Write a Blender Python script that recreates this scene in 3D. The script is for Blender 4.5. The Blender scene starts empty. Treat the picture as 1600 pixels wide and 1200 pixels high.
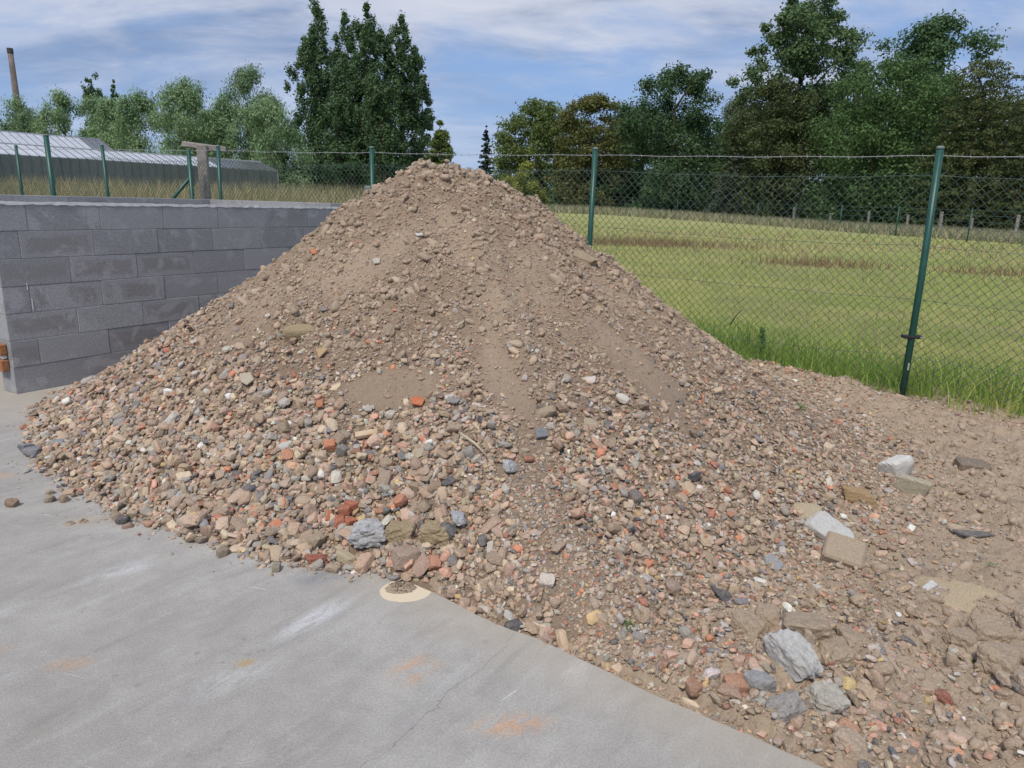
import bpy, bmesh, math, random
import numpy as np
from mathutils import Vector, Matrix, Euler
rad = math.radians
sc = bpy.context.scene
COL = sc.collection

# ------------------------------------------------------------------ camera
cam_d = bpy.data.cameras.new('camera'); cam = bpy.data.objects.new('camera', cam_d); COL.objects.link(cam)
cam_d.sensor_width = 36.0; cam_d.lens = 24.97; cam_d.clip_start = 0.05; cam_d.clip_end = 4000
cam.matrix_world = Matrix.Translation((0, 0, 1.48)) @ Matrix.Rotation(rad(90-14.16), 4, 'X') @ Matrix.Rotation(rad(1.55), 4, 'Z')
sc.camera = cam

# ------------------------------------------------------------------ sky, sun, exposure
SUN_EL, SUN_AZ = 54.0, 200.0          # degrees; azimuth clockwise from +Y (sun behind the camera, to its left)
world = bpy.data.worlds.new('World'); sc.world = world; world.use_nodes = True
def build_sky():
    nt = world.node_tree; nt.nodes.clear(); N = nt.nodes.new; L = nt.links.new
    out = N('ShaderNodeOutputWorld'); bg = N('ShaderNodeBackground'); bg.inputs[1].default_value = 0.060
    L(bg.outputs[0], out.inputs[0])
    sky = N('ShaderNodeTexSky'); sky.sky_type = 'NISHITA'; sky.sun_disc = False
    sky.sun_elevation = rad(SUN_EL); sky.sun_rotation = rad(SUN_AZ); sky.air_density = 1.0; sky.dust_density = 0.6; sky.ozone_density = 2.0
    tc = N('ShaderNodeTexCoord'); sep = N('ShaderNodeSeparateXYZ'); L(tc.outputs['Generated'], sep.inputs[0])
    def m(op, a, b=None, clamp=False):
        n = N('ShaderNodeMath'); n.operation = op; n.use_clamp = clamp
        for i, v in enumerate((a, b)):
            if v is None: continue
            if isinstance(v, (int, float)): n.inputs[i].default_value = v
            else: L(v, n.inputs[i])
        return n.outputs[0]
    z = m('MAXIMUM', sep.outputs[2], 0.0); d = m('ADD', z, 0.26)
    px = m('DIVIDE', sep.outputs[0], d); py = m('DIVIDE', sep.outputs[1], d)
    cb = N('ShaderNodeCombineXYZ'); L(px, cb.inputs[0]); L(py, cb.inputs[1])
    def noise(sx, sy, off, scale, det, rough, dist):
        mp = N('ShaderNodeMapping'); mp.inputs['Scale'].default_value = (sx, sy, 1); mp.inputs['Location'].default_value = off
        mp.inputs['Rotation'].default_value = (0, 0, rad(14))
        L(cb.outputs[0], mp.inputs[0])
        n = N('ShaderNodeTexNoise'); n.inputs['Scale'].default_value = scale; n.inputs['Detail'].default_value = det
        n.inputs['Roughness'].default_value = rough; n.inputs['Distortion'].default_value = dist
        L(mp.outputs[0], n.inputs[0]); return n.outputs[0]
    def ramp(x, a, b):
        n = N('ShaderNodeMapRange'); n.interpolation_type = 'SMOOTHSTEP'; n.inputs[1].default_value = a; n.inputs[2].default_value = b; L(x, n.inputs[0]); return n.outputs[0]
    def mix(f, a, b):
        n = N('ShaderNodeMix'); n.data_type = 'RGBA'
        if isinstance(f, (int, float)): n.inputs[0].default_value = f
        else: L(f, n.inputs[0])
        for i, v in ((6, a), (7, b)):
            if isinstance(v, tuple): n.inputs[i].default_value = (*v, 1)
            else: L(v, n.inputs[i])
        return n.outputs[2]
    big = noise(.75, 1.15, (3.1, 1.7, 0), 1.25, 9, .58, .35)
    fine = noise(.8, 1.6, (7.7, 4.2, 2), 3.0, 10, .62, .6)
    shade = noise(.65, 1.3, (1.3, 8.4, 5), 1.7, 7, .55, .4)
    cover = ramp(m('ADD', m('MULTIPLY', big, .72), m('MULTIPLY', fine, .28)), .36, .58)
    cover = m('MULTIPLY', cover, m('ADD', m('MULTIPLY', ramp(z, .05, .26), .6), .4))
    blue = mix(.72, sky.outputs[0], (2.1, 3.5, 6.6))
    cloud = mix(ramp(shade, .38, .60), (2.0, 2.7, 4.2), (5.0, 5.4, 6.5))
    cloud = mix(ramp(fine, .35, .75), cloud, mix(.5, cloud, (6.7, 6.8, 7.5)))
    L(mix(cover, blue, cloud), bg.inputs[0])
build_sky()
sun_d = bpy.data.lights.new('sun', 'SUN'); sun = bpy.data.objects.new('sun', sun_d); COL.objects.link(sun)
sun_d.energy = 1.5; sun_d.angle = rad(10); sun_d.color = (1.0, 0.93, 0.82)
sdir = Vector((math.sin(rad(SUN_AZ))*math.cos(rad(SUN_EL)), math.cos(rad(SUN_AZ))*math.cos(rad(SUN_EL)), math.sin(rad(SUN_EL))))
sun.rotation_euler = (-sdir).to_track_quat('-Z', 'Y').to_euler(); sun.location = sdir*60
vs = sc.view_settings; vs.view_transform = 'Standard'; vs.look = 'None'; vs.gamma = 1; vs.use_curve_mapping = False; vs.exposure = 0.94
sc.cycles.max_bounces = 5; sc.cycles.diffuse_bounces = 3; sc.cycles.transparent_max_bounces = 6
# ------------------------------------------------------------------ terrain functions (metres, camera at the origin looking along +Y)
def vnoise(x, y, seed=0):
    """smooth value noise, -1..1"""
    xi = np.floor(x).astype(np.int64); yi = np.floor(y).astype(np.int64)
    fx = x - xi; fy = y - yi
    fx = fx*fx*(3-2*fx); fy = fy*fy*(3-2*fy)
    def h(a, b):
        n = (a*374761393 + b*668265263 + seed*974634777) & 0xFFFFFFFF
        n = ((n ^ (n >> 13)) * 1274126177) & 0xFFFFFFFF
        n = n ^ (n >> 16)
        return (n & 0xFFFF) / 32767.5 - 1.0
    a = h(xi, yi); b = h(xi+1, yi); c = h(xi, yi+1); d = h(xi+1, yi+1)
    return (a*(1-fx)+b*fx)*(1-fy) + (c*(1-fx)+d*fx)*fy
def fbm(x, y, f, octs=4, seed=0, gain=0.5):
    s = 0; a = 1.0; n = 0
    for k in range(octs):
        s = s + a*vnoise(x*f+17.3*k, y*f-9.1*k, seed+k); n += a
        f = f*2.03; a *= gain
    return s/n
def sstep(a, b, x):
    t = np.clip((x-a)/(b-a), 0, 1); return t*t*(3-2*t)

AX, AY, AH = -0.58, 5.55, 1.755          # top of the heap
EDGE_P = np.array([-0.51, 2.66]); EDGE_D = np.array([1.40, -1.02]); EDGE_D = EDGE_D/np.linalg.norm(EDGE_D)
def slab_side(x, y):                     # > 0 on the earth side of the slab's edge
    return (x-EDGE_P[0])*(-EDGE_D[1]) + (y-EDGE_P[1])*EDGE_D[0]
# toe of the heap: direction from the top (degrees, 0 = +X, ccw) and radius
TOE = [(-180, 2.85), (-165, 2.82), (-149, 2.76), (-135, 2.72), (-123, 2.70), (-105, 2.79), (-97, 2.86), (-89, 2.88), (-83, 2.98), (-77, 3.10), (-70, 3.22), (-63, 3.25),
       (-52, 3.15), (-40, 3.12), (-27, 3.12), (-17, 3.15), (0, 2.97), (16, 2.58), (30, 2.42), (60, 2.35), (90, 2.4), (130, 2.5), (160, 2.7), (180, 2.85)]
PROF = [(0, .99), (0.05, .978), (.12, .935), (.2, .855), (.3, .74), (.45, .55), (.6, .38), (.75, .23), (.88, .105), (.95, .04), (1.0, 0), (1.1, -.06), (3, -.12)]
def pile_s(x, y):
    dx = x-AX; dy = y-AY
    th = np.degrees(np.arctan2(dy, dx)); r = np.hypot(dx, dy)
    R = np.interp(th, [t[0] for t in TOE], [t[1] for t in TOE])
    R = R*(1+0.03*fbm(x, y, 1.3, 3, 5))
    return r/R, th, r
def gauss(x, y, cx, cy, sx, sy, ang=0):
    c, s = math.cos(ang), math.sin(ang)
    u = (x-cx)*c+(y-cy)*s; v = -(x-cx)*s+(y-cy)*c
    return np.exp(-(u/sx)**2-(v/sy)**2)
def pile_base(x, y):
    s, th, r = pile_s(x, y)
    bump = .055*gauss(x, y, .22, 5.45, .42, .42)
    h = bump+AH*np.interp(s, [q[0] for q in PROF], [q[1] for q in PROF])
    return h
def spur(x, y):
    # low ridge of fines running down to the front right
    return 0.17*gauss(x, y, 0.20, 2.62, 0.75, 0.27, math.radians(-58))
def gullies(x, y):
    s, th, r = pile_s(x, y)
    g = 0.035*vnoise(th/7.0, r*0.5, 31)+0.03*vnoise(th/15.0, r*.7, 32)
    return g*sstep(.12, .3, s)*(1-sstep(.75, 1.0, s))

def dirt_h(x, y):
    d = -0.035 + 0.035*fbm(x, y, 1.1, 4, 11) + 0.02*fbm(x, y, 5.0, 3, 12)
    d = d + 0.13*gauss(x, y, 2.35, 6.15, 0.75, .55, math.radians(-30))       # low bank of earth by the fence
    d = d + 0.05*gauss(x, y, 3.0, 5.55, 1.3, .16, math.radians(-50))
    d = d + 0.045*gauss(x, y, .62, 2.05, .55, .25, math.radians(-40))
    d = d + 0.10*gauss(x, y, 1.18, 2.15, .28, .2) + 0.08*gauss(x, y, 2.0, 1.95, .3, .35)
    return d
def ground_h(x, y):
    ss = slab_side(x, y)
    e = np.where(ss > 0, dirt_h(x, y), 0.0)
    p = pile_base(x, y) + spur(x, y) + gullies(x, y)
    return np.maximum(e, p)
def field_h(x, y):
    lat = 1-.55*sstep(2, 25, x)
    return 1.15*(1-np.exp(-np.maximum(y-6, 0)/16))*lat
# ------------------------------------------------------------------ object helpers
def tag(o, label=None, cat=None, group=None, kind=None):
    if label: o['label'] = label
    if cat: o['category'] = cat
    if group: o['group'] = group
    if kind: o['kind'] = kind
    return o
def empty(name, loc=(0, 0, 0), rz=0.0, **kw):
    o = bpy.data.objects.new(name, None); COL.objects.link(o); o.location = loc; o.rotation_euler = (0, 0, rz); o.empty_display_size = .2
    return tag(o, **kw)
def link(name, me, parent=None, loc=(0, 0, 0), rot=(0, 0, 0), scale=(1, 1, 1), **kw):
    o = bpy.data.objects.new(name, me); COL.objects.link(o); o.parent = parent
    o.location = loc; o.rotation_euler = rot; o.scale = scale
    return tag(o, **kw)
def npmesh(name, V, F, mat=None, smooth=False, attrs=None, up=False):
    """V (n,3), F (m,k) -> mesh; attrs name -> (n,) floats or (n,3) colours"""
    me = bpy.data.meshes.new(name); V = np.asarray(V, np.float32); F = np.asarray(F, np.int32)
    me.vertices.add(len(V)); me.vertices.foreach_set('co', V.ravel())
    k = F.shape[1]; me.loops.add(F.size); me.loops.foreach_set('vertex_index', F.ravel())
    me.polygons.add(len(F)); me.polygons.foreach_set('loop_start', np.arange(0, F.size, k, dtype=np.int32))
    try: me.polygons.foreach_set('loop_total', np.full(len(F), k, np.int32))
    except Exception: pass
    me.polygons.foreach_set('use_smooth', np.full(len(F), smooth, bool))
    for an, av in (attrs or {}).items():
        av = np.asarray(av, np.float32)
        if av.ndim == 1:
            a = me.attributes.new(an, 'FLOAT', 'POINT'); a.data.foreach_set('value', av)
        else:
            a = me.attributes.new(an, 'FLOAT_COLOR', 'POINT'); a.data.foreach_set('color', np.concatenate([av, np.ones((len(av), 1), np.float32)], 1).ravel())
    if mat: me.materials.append(mat)
    me.update(calc_edges=True); me.validate()
    if up:                                # blades: soft shading, as a dense sward shows it
        n_ = np.zeros((len(V), 3), np.float32); n_[:, 2] = 1; me.normals_split_custom_set_from_vertices(n_.tolist())
    return me
def bmmesh(name, bm, mat=None, smooth=False):
    me = bpy.data.meshes.new(name); bm.normal_update(); bm.to_mesh(me); bm.free()
    if smooth:
        for p in me.polygons: p.use_smooth = True
    if mat: me.materials.append(mat)
    return me
def boxmesh(name, x0, x1, y0, y1, z0, z1, mat=None, bevel=0.0, jit=0.0, rng=None):
    bm = bmesh.new()
    r = bmesh.ops.create_cube(bm, size=1.0)
    for v in bm.verts:
        v.co = Vector(((x0+x1)/2+v.co.x*(x1-x0), (y0+y1)/2+v.co.y*(y1-y0), (z0+z1)/2+v.co.z*(z1-z0)))
        if jit: v.co += Vector([rng.uniform(-jit, jit) for _ in range(3)])
    if bevel: bmesh.ops.bevel(bm, geom=bm.edges[:], offset=bevel, segments=1, affect='EDGES')
    return bmmesh(name, bm, mat)
def tube_arrays(pts, rads, n=8, cap=True):
    pts = [Vector(p) for p in pts]; V = []; F = []
    for i, p in enumerate(pts):
        t = (pts[min(i+1, len(pts)-1)]-pts[max(i-1, 0)]).normalized()
        a = t.cross(Vector((0, 0, 1)) if abs(t.z) < .9 else Vector((0, 1, 0))).normalized(); b = t.cross(a).normalized()
        for k in range(n):
            c = 2*math.pi*k/n; V.append(p+(a*math.cos(c)+b*math.sin(c))*rads[i])
    for i in range(len(pts)-1):
        for k in range(n):
            k2 = (k+1) % n; F.append((i*n+k, i*n+k2, (i+1)*n+k2, (i+1)*n+k))
    if cap: F.append(tuple(range(n-1, -1, -1))); F.append(tuple((len(pts)-1)*n+k for k in range(n)))
    return V, F
def tubemesh(name, paths, mat=None, n=8, smooth=True):
    """paths: list of (points, radii) joined into one mesh"""
    V = []; F = []
    for pts, rads in paths:
        v, f = tube_arrays(pts, rads, n); o = len(V); V += v; F += [tuple(i+o for i in q) for q in f]
    me = bpy.data.meshes.new(name); me.from_pydata([tuple(v) for v in V], [], F); me.update()
    for p in me.polygons: p.use_smooth = smooth and len(p.vertices) == 4
    if mat: me.materials.append(mat)
    return me
def gridmesh(name, xs, ys, hfun, mat, keep=None, smooth=True, attrs=None):
    X, Y = np.meshgrid(xs, ys); Z = hfun(X, Y); nx, ny = len(xs), len(ys)
    V = np.stack([X.ravel(), Y.ravel(), Z.ravel()], 1)
    i = np.arange(nx*ny).reshape(ny, nx)
    F = np.stack([i[:-1, :-1].ravel(), i[:-1, 1:].ravel(), i[1:, 1:].ravel(), i[1:, :-1].ravel()], 1)
    if keep is not None:
        km = keep(X, Y, Z).ravel(); F = F[km[F].all(1)]
        used = np.zeros(len(V), bool); used[F] = True; idx = np.cumsum(used)-1; V = V[used]; F = idx[F]
    at = {k: f(V[:, 0], V[:, 1]) for k, f in (attrs or {}).items()}
    return npmesh(name, V, F, mat, smooth, at)

# ------------------------------------------------------------------ material helpers
class M:
    def __init__(s, name):
        s.m = bpy.data.materials.new(name); s.m.use_nodes = True; s.nt = s.m.node_tree; s.nt.nodes.clear()
        s.out = s.N('ShaderNodeOutputMaterial'); s.b = s.N('ShaderNodeBsdfPrincipled'); s.L(s.b.outputs[0], s.out.inputs[0])
        s.b.inputs['Roughness'].default_value = .9; s.b.inputs['Specular IOR Level'].default_value = .25
    def N(s, t): return s.nt.nodes.new(t)
    def L(s, a, b): s.nt.links.new(a, b)
    def put(s, sock, v):
        if v is None: return
        if isinstance(v, (int, float)): sock.default_value = v
        elif isinstance(v, tuple): sock.default_value = (*v, 1) if (len(v) == 3 and sock.type == 'RGBA') else v
        else: s.L(v, sock)
    def math(s, op, a, b=None, clamp=False):
        n = s.N('ShaderNodeMath'); n.operation = op; n.use_clamp = clamp; s.put(n.inputs[0], a); s.put(n.inputs[1], b); return n.outputs[0]
    def mix(s, f, a, b, mode='MIX'):
        n = s.N('ShaderNodeMix'); n.data_type = 'RGBA'; n.blend_type = mode; s.put(n.inputs[0], f); s.put(n.inputs[6], a); s.put(n.inputs[7], b); return n.outputs[2]
    def ramp(s, x, a, b, lo=0.0, hi=1.0):
        n = s.N('ShaderNodeMapRange'); n.interpolation_type = 'SMOOTHSTEP'
        s.put(n.inputs[0], x)
        for i, v in ((1, a), (2, b), (3, lo), (4, hi)): n.inputs[i].default_value = v
        return n.outputs[0]
    def pos(s): return s.N('ShaderNodeNewGeometry').outputs['Position']
    def obj(s): return s.N('ShaderNodeTexCoord').outputs['Object']
    def rnd(s): return s.N('ShaderNodeObjectInfo').outputs['Random']
    def attr(s, n, out='Fac'):
        a = s.N('ShaderNodeAttribute'); a.attribute_name = n; return a.outputs[out]
    def inst(s, n):
        a = s.N('ShaderNodeAttribute'); a.attribute_type = 'INSTANCER'; a.attribute_name = n; return a.outputs['Color']
    def mapping(s, v, loc=(0, 0, 0), rot=(0, 0, 0), scale=(1, 1, 1), typ='POINT'):
        n = s.N('ShaderNodeMapping'); n.vector_type = typ; s.L(v, n.inputs[0]); n.inputs[1].default_value = loc; n.inputs[2].default_value = rot; n.inputs[3].default_value = scale; return n.outputs[0]
    def noise(s, v, scale, det=4, rough=.55, dist=0.0, w=None):
        n = s.N('ShaderNodeTexNoise'); s.L(v, n.inputs['Vector']) if v else None
        n.inputs['Scale'].default_value = scale; n.inputs['Detail'].default_value = det; n.inputs['Roughness'].default_value = rough; n.inputs['Distortion'].default_value = dist
        return n.outputs[0]
    def voro(s, v, scale, feat='F1', out='Distance'):
        n = s.N('ShaderNodeTexVoronoi'); n.feature = feat; s.L(v, n.inputs['Vector']); n.inputs['Scale'].default_value = scale; return n.outputs[out]
    def bump(s, h, strength=.3, dist=.01):
        n = s.N('ShaderNodeBump'); s.L(h, n.inputs['Height']); n.inputs['Strength'].default_value = strength; n.inputs['Distance'].default_value = dist; s.L(n.outputs[0], s.b.inputs['Normal'])
    def blob(s, v, cx, cy, sx, sy, ang, soft=.45):
        q = s.mapping(v, (cx, cy, 0), (0, 0, ang), (sx, sy, 1000.0), 'TEXTURE')
        n = s.N('ShaderNodeVectorMath'); n.operation = 'LENGTH'; s.L(q, n.inputs[0]); return s.ramp(n.outputs['Value'], soft, 1.0, 1.0, 0.0)
    def col(s, c): s.put(s.b.inputs['Base Color'], c); return s
    def rough(s, r): s.put(s.b.inputs['Roughness'], r); return s
    def spec(s, r): s.put(s.b.inputs['Specular IOR Level'], r); return s

# ------------------------------------------------------------------ materials
def mat_earth(name, c1, c2, c3, heap=False):
    k = M(name); p = k.pos()
    a = k.noise(p, 2.2, 5, .6); b = k.noise(p, 38, 6, .65); g = k.noise(p, 230, 4, .6)
    c = k.mix(k.ramp(a, .35, .65), c1, c2); c = k.mix(k.ramp(b, .42, .68), c, c3)
    if heap:                             # dusty fines are paler, the surface below the foot's stones is coloured darker
        c = k.mix(k.math('MULTIPLY', k.attr('fine'), .85), k.mix(.45, c, (.22, .155, .11)), k.mix(.35, c, (.47, .365, .265))); c = k.mix(k.math('MULTIPLY', k.attr('low'), .45), c, (.20, .15, .11))
    v = k.voro(p, 95, out='Color'); sp = k.N('ShaderNodeSeparateColor'); k.L(v, sp.inputs[0])
    pale = k.ramp(sp.outputs[0], .80, .86); dark = k.ramp(sp.outputs[1], .86, .9)
    near = k.ramp(k.voro(p, 95), .35, .25)
    near = k.math('SUBTRACT', 1.0, k.ramp(k.voro(p, 95), .28, .36))
    c = k.mix(k.math('MULTIPLY', k.math('MULTIPLY', pale, near), .55), c, (.48, .42, .34)); c = k.mix(k.math('MULTIPLY', k.math('MULTIPLY', dark, near), .6), c, (.13, .12, .12))
    c = k.mix(k.ramp(g, .3, .7), k.mix(.22, c, (.1, .075, .055)), c)
    k.col(c); h = k.math('ADD', k.math('MULTIPLY', b, .6), k.math('MULTIPLY', g, .35)); k.bump(h, .9, .02); k.spec(.12).rough(.97); return k.m
def stone_shader(name, from_object):
    k = M(name); p = k.pos()
    base = k.N('ShaderNodeObjectInfo').outputs['Color'] if from_object else k.inst('col')
    g = k.noise(p, 160, 4, .65); b = k.noise(p, 34, 4, .6)
    c = k.mix(k.ramp(g, .32, .70), k.mix(1.0, base, (.72, .70, .68), 'MULTIPLY'), k.mix(.22, base, (.50, .46, .40)))
    geo = k.N('ShaderNodeNewGeometry'); sp = k.N('ShaderNodeSeparateXYZ'); k.L(geo.outputs['Normal'], sp.inputs[0])
    dust = k.math('MULTIPLY', k.ramp(b, .42, .68), .28)
    c = k.mix(dust, c, (.38, .30, .22)); k.col(c); k.bump(k.math('ADD', g, b), .55, .008); k.spec(.15).rough(.95); return k.m
def simple(name, c1, c2, scale=8, rough=.8, spec=.3, bump=0.0, coord='obj', metal=0.0, det=5):
    k = M(name); p = k.obj() if coord == 'obj' else k.pos(); n = k.noise(p, scale, det, .6)
    k.col(k.mix(k.ramp(n, .35, .68), c1, c2)).rough(rough).spec(spec); k.b.inputs['Metallic'].default_value = metal
    if bump: k.bump(k.noise(p, scale*5, 4, .6), bump, .01)
    return k.m
def leaf_mat(name, c1, c2, trans=.22):
    k = M(name); lv = k.attr('lv'); c = k.mix(lv, c1, c2)
    k.col(c).rough(.75).spec(.15)
    t = k.N('ShaderNodeBsdfTranslucent'); k.L(k.mix(.5, c, tuple(min(1, x*1.7) for x in c2)), t.inputs[0])
    mx = k.N('ShaderNodeMixShader'); mx.inputs[0].default_value = trans; k.L(k.b.outputs[0], mx.inputs[1]); k.L(t.outputs[0], mx.inputs[2]); k.L(mx.outputs[0], k.out.inputs[0])
    return k.m
def concrete_slab_mat():
    k = M('concrete_slab'); p = k.pos()
    a = k.noise(p, .9, 6, .6, .4); b = k.noise(p, 5.5, 6, .6, .3); g = k.noise(p, 130, 5, .7); g2 = k.noise(p, 420, 3, .6)
    c = k.mix(k.ramp(a, .33, .67), (.345, .325, .292), (.485, .462, .42)); c = k.mix(k.ramp(b, .36, .7, 0, .6), c, (.31, .295, .28))
    # trowel and scraper streaks, all in one direction
    st = k.noise(k.mapping(p, rot=(0, 0, rad(52)), scale=(1/1.1, 1/7, 1), typ='TEXTURE'), 1.5, 7, .65, .3)
    c = k.mix(k.ramp(st, .52, .72, 0, .45), c, (.54, .54, .53)); c = k.mix(k.ramp(st, .47, .30, 0, .6), c, (.265, .25, .235))
    brk = k.noise(k.mapping(p, rot=(0, 0, rad(55)), scale=(1/2.5, 1/9, 1), typ='TEXTURE'), 2.6, 8, .72, .4)
    def spot(cx, cy, sx, sy, ang, colr, amt, lo=.38, hi=.6, soft=.1):
        nonlocal c
        f = k.math('MULTIPLY', k.blob(p, cx, cy, sx, sy, rad(ang), soft), k.ramp(brk, lo, hi, 0, amt)); c = k.mix(f, c, colr)
    W = (.66, .66, .67)
    spot(-.69, 2.31, .26, .075, 56, W, .95, .3, .55); spot(-1.55, 2.60, .22, .10, 50, W, .7); spot(.24, 2.05, .13, .08, 60, W, .75); spot(-.85, 1.95, .22, .1, 40, W, .45); spot(-1.9, 2.2, .3, .08, 48, W, .5)
    O = (.62, .34, .17)
    spot(-.29, 2.02, .12, .10, 20, O, .95, .40, .56); spot(.03, 1.78, .17, .07, 10, O, .95, .40, .56); spot(-1.41, 2.0, .1, .05, 15, O, .9); spot(-2.72, 3.55, .12, .08, 0, O, .6); spot(-.85, 2.03, .045, .03, 30, (.50, .33, .12), .9, .25, .45); spot(-1.75, 2.03, .16, .06, 20, O, .75); spot(-1.95, 3.05, .2, .1, 20, (.55, .42, .27), .7)
    spot(-.76, 2.60, .17, .10, 25, (.19, .20, .23), .85, .3, .55); spot(-1.3, 1.75, .25, .08, 58, (.24, .21, .19), .6); spot(-.62, 1.6, .10, .25, 0, (.25, .22, .20), .55)
    # the cream patch of washed-out sand at the foot of the heap
    sf = k.math('ADD', k.blob(p, -.395, 2.505, .118, .098, rad(8), .72), k.math('MULTIPLY', k.math('SUBTRACT', k.noise(p, 28, 4), .5), .5))
    mt = k.noise(p, 14, 6, .7); c = k.mix(k.ramp(mt, .50, .68, 0, .30), c, (.52, .50, .46)); c = k.mix(k.ramp(mt, .48, .32, 0, .28), c, (.26, .245, .22))
    # scratches
    for q, (rt, sc_, th) in enumerate(((48, (1/1.6, 1/34, 1), .70), (-15, (1/2.2, 1/40, 1), .715), (68, (1/2, 1/36, 1), .735))):
        s_ = k.noise(k.mapping(p, (q*3.3, q*1.7, 0), (0, 0, rad(rt)), sc_, 'TEXTURE'), 1.4, 2, .5, .5)
        pat = k.ramp(k.noise(k.mapping(p, (q*5.1, 2.2, 0)), 2.3, 3), .52, .64)
        c = k.mix(k.math('MULTIPLY', k.ramp(s_, th-.02, th+.02, 0, .75), pat), c, (.72, .72, .71))
    # rain spots and pits
    vd = k.voro(k.mapping(p, scale=(1, 1, 1)), 13); big = k.noise(p, 1.7, 3)
    c = k.mix(k.math('MULTIPLY', k.ramp(vd, .17, .10), k.ramp(big, .48, .60, 0, .5)), c, (.24, .21, .17))
    c = k.mix(k.ramp(k.voro(p, 55), .12, .06, 0, .35), c, (.2, .19, .17))
    # hairline crack
    x, y = None, None
    sp = k.N('ShaderNodeSeparateXYZ'); wob = k.noise(p, 7, 5, .6); k.L(p, sp.inputs[0])
    t = k.math('ADD', k.math('SUBTRACT', k.math('MULTIPLY', sp.outputs[0], .84), k.math('MULTIPLY', sp.outputs[1], .54)), k.math('MULTIPLY', k.math('SUBTRACT', wob, .5), .11))
    ln = k.math('ABSOLUTE', k.math('ADD', t, 1.168))
    c = k.mix(k.math('MULTIPLY', k.ramp(ln, .0022, .0006, 0, .6), k.blob(p, -.2, 1.85, .33, .5, rad(-30), .8)), c, (.13, .12, .11))
    c = k.mix(k.ramp(g, .38, .62, .42, 0), c, (.2, .185, .17)); c = k.mix(k.ramp(g2, .50, .66, 0, .45), c, (.62, .60, .56)); c = k.mix(k.ramp(g2, .48, .34, 0, .4), c, (.19, .18, .17))
    ss = k.math('ADD', k.math('ADD', k.math('MULTIPLY', sp.outputs[0], .5889), k.math('MULTIPLY', sp.outputs[1], .8082)), -1.8495)
    dn = k.math('ADD', ss, k.math('MULTIPLY', k.math('SUBTRACT', b, .5), .45))
    c = k.mix(k.ramp(dn, -.30, .0, 0, .45), c, (.45, .385, .30))          # washed-out sand along the heap
    c = k.mix(k.math('MULTIPLY', k.ramp(sf, .35, .62), .95), c, (.70, .585, .42))
    k.col(c).rough(.86).spec(.25); k.bump(k.math('ADD', k.math('MULTIPLY', g, .5), k.math('MULTIPLY', g2, .5)), .35, .004); return k.m
def block_mat():
    k = M('aggregate_block'); o = k.obj(); r = k.rnd()
    cmb = k.N('ShaderNodeCombineXYZ'); k.L(k.math('MULTIPLY', r, 37.0), cmb.inputs[0]); k.L(k.math('MULTIPLY', r, 91.0), cmb.inputs[1])
    va = k.N('ShaderNodeVectorMath'); va.operation = 'ADD'; k.L(o, va.inputs[0]); k.L(cmb.outputs[0], va.inputs[1]); p = va.outputs[0]
    sp = k.N('ShaderNodeSeparateXYZ'); k.L(o, sp.inputs[0])
    ex = k.math('SUBTRACT', .265, k.math('ABSOLUTE', sp.outputs[0])); ez = k.math('SUBTRACT', .1, k.math('ABSOLUTE', sp.outputs[2]))
    edge = k.math('MINIMUM', ex, ez); big = k.noise(p, 5.5, 4, .55, .6)
    inn = k.ramp(k.math('ADD', edge, k.math('MULTIPLY', k.math('SUBTRACT', big, .5), .16)), .02, .06)
    on = k.ramp(k.math('FRACT', k.math('MULTIPLY', r, 7.31)), .35, .75)
    g = k.noise(p, 120, 5, .75); vd = k.voro(p, 150)
    c = k.mix(k.ramp(r, 0, 1), (.36, .365, .38), (.44, .445, .46))
    c = k.mix(k.math('MULTIPLY', inn, k.math('MULTIPLY', on, .6)), c, (.28, .265, .25))
    c = k.mix(k.math('MULTIPLY', k.ramp(big, .50, .66), .8), c, (.50, .505, .525))
    c = k.mix(k.ramp(g, .38, .62, .42, 0), c, (.12, .12, .125)); c = k.mix(k.ramp(g, .58, .8, 0, .5), c, (.52, .52, .53))
    pit = k.ramp(vd, .32, .12); c = k.mix(k.math('MULTIPLY', pit, k.ramp(k.noise(p, 60, 2), .5, .62, 0, .85)), c, (.03, .03, .033))
    k.col(c).rough(.95).spec(.12); k.bump(k.math('SUBTRACT', g, k.math('MULTIPLY', pit, .6)), .8, .006); return k.m
def field_mat():
    k = M('meadow_ground'); p = k.pos()
    bands = k.noise(k.mapping(p, rot=(0, 0, rad(8)), scale=(6.0, 2.0, 1), typ='TEXTURE'), 1.0, 6, .65, .3); mid = k.noise(p, 1.6, 6, .65); f = k.noise(p, 22, 5, .7)
    sp = k.N('ShaderNodeSeparateXYZ'); k.L(p, sp.inputs[0])
    far = k.ramp(sp.outputs[1], 9, 30); mott = k.noise(p, .55, 5, .7, .6)
    c = k.mix(k.ramp(bands, .36, .62), (.32, .39, .085), (.50, .48, .155)); c = k.mix(k.ramp(mott, .48, .66, 0, .5), c, (.42, .34, .19)); c = k.mix(k.math('MULTIPLY', far, .45), c, (.50, .46, .23))
    c = k.mix(k.ramp(mid, .40, .66, 0, .6), c, (.24, .29, .085)); c = k.mix(k.ramp(f, .42, .66, 0, .55), c, (.54, .49, .27))
    for (x, y, sx, sy, a, s) in ((3.0, 18.0, 2.7, .9, -5, .95), (6.1, 14.5, 1.2, .5, -6, .85), (9.5, 14.2, 1.3, .45, -4, .7)):
        ff = k.math('MULTIPLY', k.blob(p, x, y, sx, sy, rad(a), .2), k.ramp(k.noise(p, 2.2, 5, .7), .36, .58, 0, s*.4)); c = k.mix(ff, c, (.28, .21, .11))
    k.col(c).rough(.95).spec(.1); k.bump(k.math('ADD', f, mid), 1.0, .08); return k.m
MAT = {}
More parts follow.
